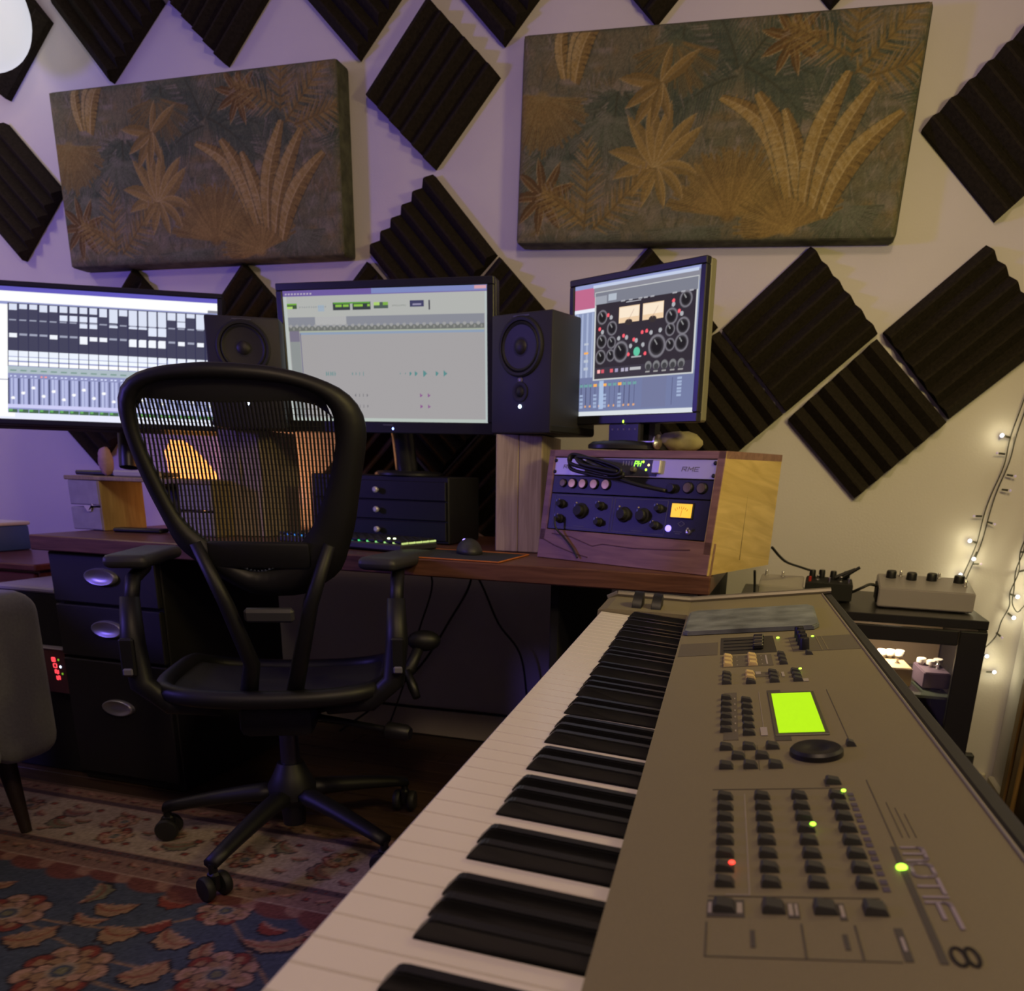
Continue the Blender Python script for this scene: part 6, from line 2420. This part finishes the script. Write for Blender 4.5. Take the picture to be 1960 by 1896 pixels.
# the fairy lights further along the right wall shine on rack, keys and foam
for y, z in ((-0.45, 1.02), (-0.75, 1.42), (-1.05, 1.66), (-1.5, 1.80)):
    b = MB()
    b.sphere((1.396, y, z), 0.0056, u=10, v=8)
    b.build('bulb', M_bulb, t, smooth='all')
    light('fairy_light', 'POINT', (1.384, y, z), 0.30, (1.0, 0.86, 0.42), 0.01)

# ================================================================== cables under the desk
for pts, r_, lab in [([(-0.47, -0.12, 0.70), (-0.44, -0.06, 0.58), (-0.50, -0.05, 0.40), (-0.56, -0.06, 0.2), (-0.62, -0.10, 0.0085)], 0.0035, 'thin black cable under the desk, left of the other two'),
                     ([(-0.26, -0.13, 0.70), (-0.30, -0.06, 0.58), (-0.38, -0.045, 0.45), (-0.50, -0.045, 0.27), (-0.66, -0.06, 0.12), (-0.80, -0.12, 0.0085)], 0.0042, 'thick black cable sagging from under the desk down to the left'),
                     ([(-0.30, -0.13, 0.70), (-0.26, -0.05, 0.58), (-0.20, -0.045, 0.45), (-0.12, -0.045, 0.35), (-0.09, -0.05, 0.20), (-0.06, -0.08, 0.0085)], 0.0040, 'black cable sagging from under the desk down to the right')]:
    cable('desk_cable', lab, pts, r_, group='black cables under the desk')
cable('floor_lead', 'black lead lying along the foot of the back wall under the desk', [(-1.0, -0.028, 0.112), (-0.6, -0.030, 0.108), (-0.2, -0.028, 0.112), (0.18, -0.030, 0.108)], 0.006)

# ================================================================== rug
RX0, RX1, RY0, RY1 = -2.10, 0.95, -2.75, -0.865
rc = Canvas(RX1 - RX0, RY1 - RY0, 0.0055, (0.070, 0.085, 0.125))
CREAM, RED, BLUE, TAN, INK = (0.33, 0.25, 0.20), (0.22, 0.055, 0.045), (0.070, 0.085, 0.125), (0.31, 0.19, 0.12), (0.030, 0.026, 0.035)
PINK, SAGE = (0.40, 0.24, 0.19), (0.17, 0.16, 0.11)
W_, H_ = rc.w, rc.h


def yb(y):
    return y - RY0


# field mottling
for i in range(2500):
    x, y = rng.uniform(0, W_), rng.uniform(0, yb(-1.27))
    rc.ell(x, y, rng.uniform(0.01, 0.06), 0.004, (0.085, 0.10, 0.14) if i % 2 else (0.055, 0.070, 0.115), 0.35, 1.0)


def flower(cx, cy, r, rot, cols, n=9):
    for k in range(n):
        a = rot + 2 * PI * k / n
        x, y = cx + r * 0.72 * math.cos(a), cy + r * 0.72 * math.sin(a)
        rc.ell(x, y, r * 0.36, r * 0.36, INK, 0.9)
        rc.ell(x, y, r * 0.30, r * 0.30, cols[0] if k % 2 else cols[1], 1)
        rc.ell(x, y, r * 0.14, r * 0.14, cols[2], 0.9)
    for k in range(n):
        a = rot + 2 * PI * (k + .5) / n
        x, y = cx + r * 0.42 * math.cos(a), cy + r * 0.42 * math.sin(a)
        rc.ell(x, y, r * 0.24, r * 0.24, INK, 0.7)
        rc.ell(x, y, r * 0.19, r * 0.19, cols[1] if k % 2 else cols[2], 1)
    rc.ell(cx, cy, r * 0.34, r * 0.34, cols[3], 1)
    rc.ell(cx, cy, r * 0.24, r * 0.24, BLUE, 1)
    rc.ell(cx, cy, r * 0.14, r * 0.14, SAGE, 1)


def rleaf(cx, cy, L, w, a, col, ink=True):
    n = 10
    A, Bq = [], []
    for i in range(n + 1):
        f = i / n
        aa = a + 1.1 * (f - 0.5)
        x, y = cx + L * (f - .5) * math.cos(aa), cy + L * (f - .5) * math.sin(aa)
        v = w * math.sin(PI * f) ** 0.7 * (1 + 0.22 * math.sin(f * 25))
        A.append((x - math.sin(aa) * v, y + math.cos(aa) * v))
        Bq.append((x + math.sin(aa) * v, y - math.cos(aa) * v))
    P_ = A + Bq[::-1]
    if ink:
        c0 = np.mean(P_, axis=0)
        rc.poly([(c0[0] + (p[0] - c0[0]) * 1.15, c0[1] + (p[1] - c0[1]) * 1.22) for p in P_], INK, 0.9)
    rc.poly(P_, col, 1)
    mid_ = [((p[0] + q_[0]) / 2, (p[1] + q_[1]) / 2) for p, q_ in zip(A, Bq)]
    rc.path(mid_, 0.006, RED, 0.8, 0.003)
    rc.path(A, 0.005, PINK, 0.7)


def vine(pts):
    rc.path([tuple(p) for p in spl([(x, y, 0) for x, y in pts], 6)] if False else [(p.x, p.y) for p in spl([(x, y, 0) for x, y in pts], 6)], 0.006, TAN, 0.9)


# field: palmettes joined by vines
FLW = [(-0.52, -1.600, 0.085), (-0.235, -1.515, 0.075), (-0.80, -1.475, 0.080), (-0.37, -1.315, 0.060), (0.02, -1.62, 0.08), (-1.10, -1.62, 0.08), (-0.65, -1.85, 0.08), (-0.10, -1.95, 0.08), (-1.3, -2.1, 0.08), (0.4, -1.5, 0.07), (0.5, -1.9, 0.08),
       (-0.4, -2.2, 0.08), (-1.6, -1.7, 0.08), (-1.05, -1.36, 0.05), (0.25, -2.3, 0.08), (-0.9, -2.35, 0.08), (-0.10, -1.33, 0.055), (0.30, -1.33, 0.055)]
for (x0, y0, r0), (x1, y1, r1) in zip(FLW[:-1], FLW[1:]):
    if math.hypot(x1 - x0, y1 - y0) < 0.6:
        mx_, my_ = (x0 + x1) / 2 + 0.06, (y0 + y1) / 2 - 0.05
        vine([(x0 - RX0, yb(y0)), (mx_ - RX0, yb(my_)), (x1 - RX0, yb(y1))])
for x, y, L, w_, a, col in [(-0.600, -1.395, 0.10, 0.022, 0.3, TAN), (-0.52, -1.47, 0.09, 0.028, 0.1, TAN), (-0.40, -1.455, 0.10, 0.024, -0.3, TAN), (-0.175, -1.395, 0.17, 0.020, 0.6, TAN), (-0.67, -1.535, 0.11, 0.030, 0.8, TAN), (-0.36, -1.56, 0.10, 0.030, 0.9, TAN),
                            (-0.46, -1.42, 0.07, 0.018, 0.9, RED), (-0.62, -1.45, 0.09, 0.014, 0.0, TAN), (-0.68, -1.34, 0.10, 0.020, 1.9, SAGE), (-0.50, -1.335, 0.10, 0.014, 0.0, RED), (-0.235, -1.355, 0.08, 0.014, -0.2, RED), (-0.31, -1.47, 0.08, 0.02, -0.9, TAN),
                            (-0.95, -1.55, 0.1, 0.025, 0.5, TAN), (-0.08, -1.47, 0.10, 0.025, 2.0, TAN), (-0.93, -1.40, 0.09, 0.018, 0.4, TAN), (0.1, -1.42, 0.12, 0.02, 0.4, TAN), (-0.2, -1.72, 0.12, 0.03, 1.0, TAN), (-0.75, -1.70, 0.12, 0.03, 0.3, TAN)]:
    rleaf(x - RX0, yb(y), L, w_, a, col)
for x, y, r in FLW:
    flower(x - RX0, yb(y), r, rng.uniform(0, 1), (RED, PINK, TAN, CREAM), 9)
# scalloped edge between field and border
x = 0
k = 0
while x < W_:
    rc.ell(x, yb(-1.268), 0.065, 0.030 + 0.012 * (k % 3), (0.17, 0.065, 0.06), 1)
    rc.ell(x + 0.04, yb(-1.262), 0.03, 0.030, PINK, 0.6)
    x += 0.115
    k += 1


def bandr(y0, y1, col):
    rc.rect(0, yb(y0), W_, yb(y1), col)


def border_row(y, r, step, kinds):
    x, k = 0.02, 0
    while x < W_:
        kd = kinds[k % len(kinds)]
        yy = yb(y) + rng.uniform(-.15, .15) * r
        if kd == 'f':
            flower(x, yy, r, rng.uniform(0, 1), (RED, TAN, PINK, CREAM), 7)
        elif kd == 'd':
            rc.ell(x, yy, r * 0.65, r * 0.55, INK, 0.9)
            rc.ell(x, yy, r * 0.45, r * 0.36, RED, 1)
        else:
            rleaf(x, yy, r * 2.2, r * 0.45, rng.uniform(-0.8, 0.8), SAGE if k % 3 else (0.20, 0.13, 0.13))
        x += step
        k += 1


bandr(-1.250, -1.185, (0.24, 0.145, 0.125))
border_row(-1.218, 0.016, 0.044, 'dldll')
bandr(-1.256, -1.250, (0.36, 0.25, 0.21))
bandr(-1.188, -1.165, (0.10, 0.065, 0.075))
border_row(-1.176, 0.007, 0.028, 'dd')
bandr(-1.165, -1.158, (0.36, 0.25, 0.21))
bandr(-1.158, -0.952, (0.36, 0.285, 0.235))
border_row(-1.095, 0.045, 0.200, 'fl')
border_row(-1.02, 0.040, 0.165, 'lf')
border_row(-1.125, 0.018, 0.090, 'dl')
border_row(-0.985, 0.018, 0.080, 'ld')
border_row(-1.055, 0.022, 0.075, 'ldl')
bandr(-0.952, -0.945, (0.36, 0.25, 0.21))
bandr(-0.945, -0.925, (0.10, 0.065, 0.075))
bandr(-0.925, -0.880, (0.24, 0.145, 0.105))
border_row(-0.903, 0.013, 0.04, 'dl')
bandr(-0.880, -0.865, (0.12, 0.075, 0.055))
rc.a *= (1 + rng.normal(0, 0.13, rc.a.shape[:2]))[..., None].astype(np.float32)
np.clip(rc.a, 0.008, 0.9, out=rc.a)
t = thing('rug', 'persian style rug with blue floral field and cream border under the office chair', 'rug', TR((0, 0, 0)))
b = MB()
b.box(((RX0 + RX1) / 2, (RY0 + RY1) / 2, 0.0036), (RX1 - RX0, RY1 - RY0, 0.007), bev=0.002)
b.build('backing', mat('rug_edge', (0.10, 0.07, 0.05), 0.95), t)
grid_print('pile', rc, paint_mat('rug_pile', rough=0.98, bump=0.5, bscale=700), t, Matrix.Translation((RX0, RY0, 0.0076)))
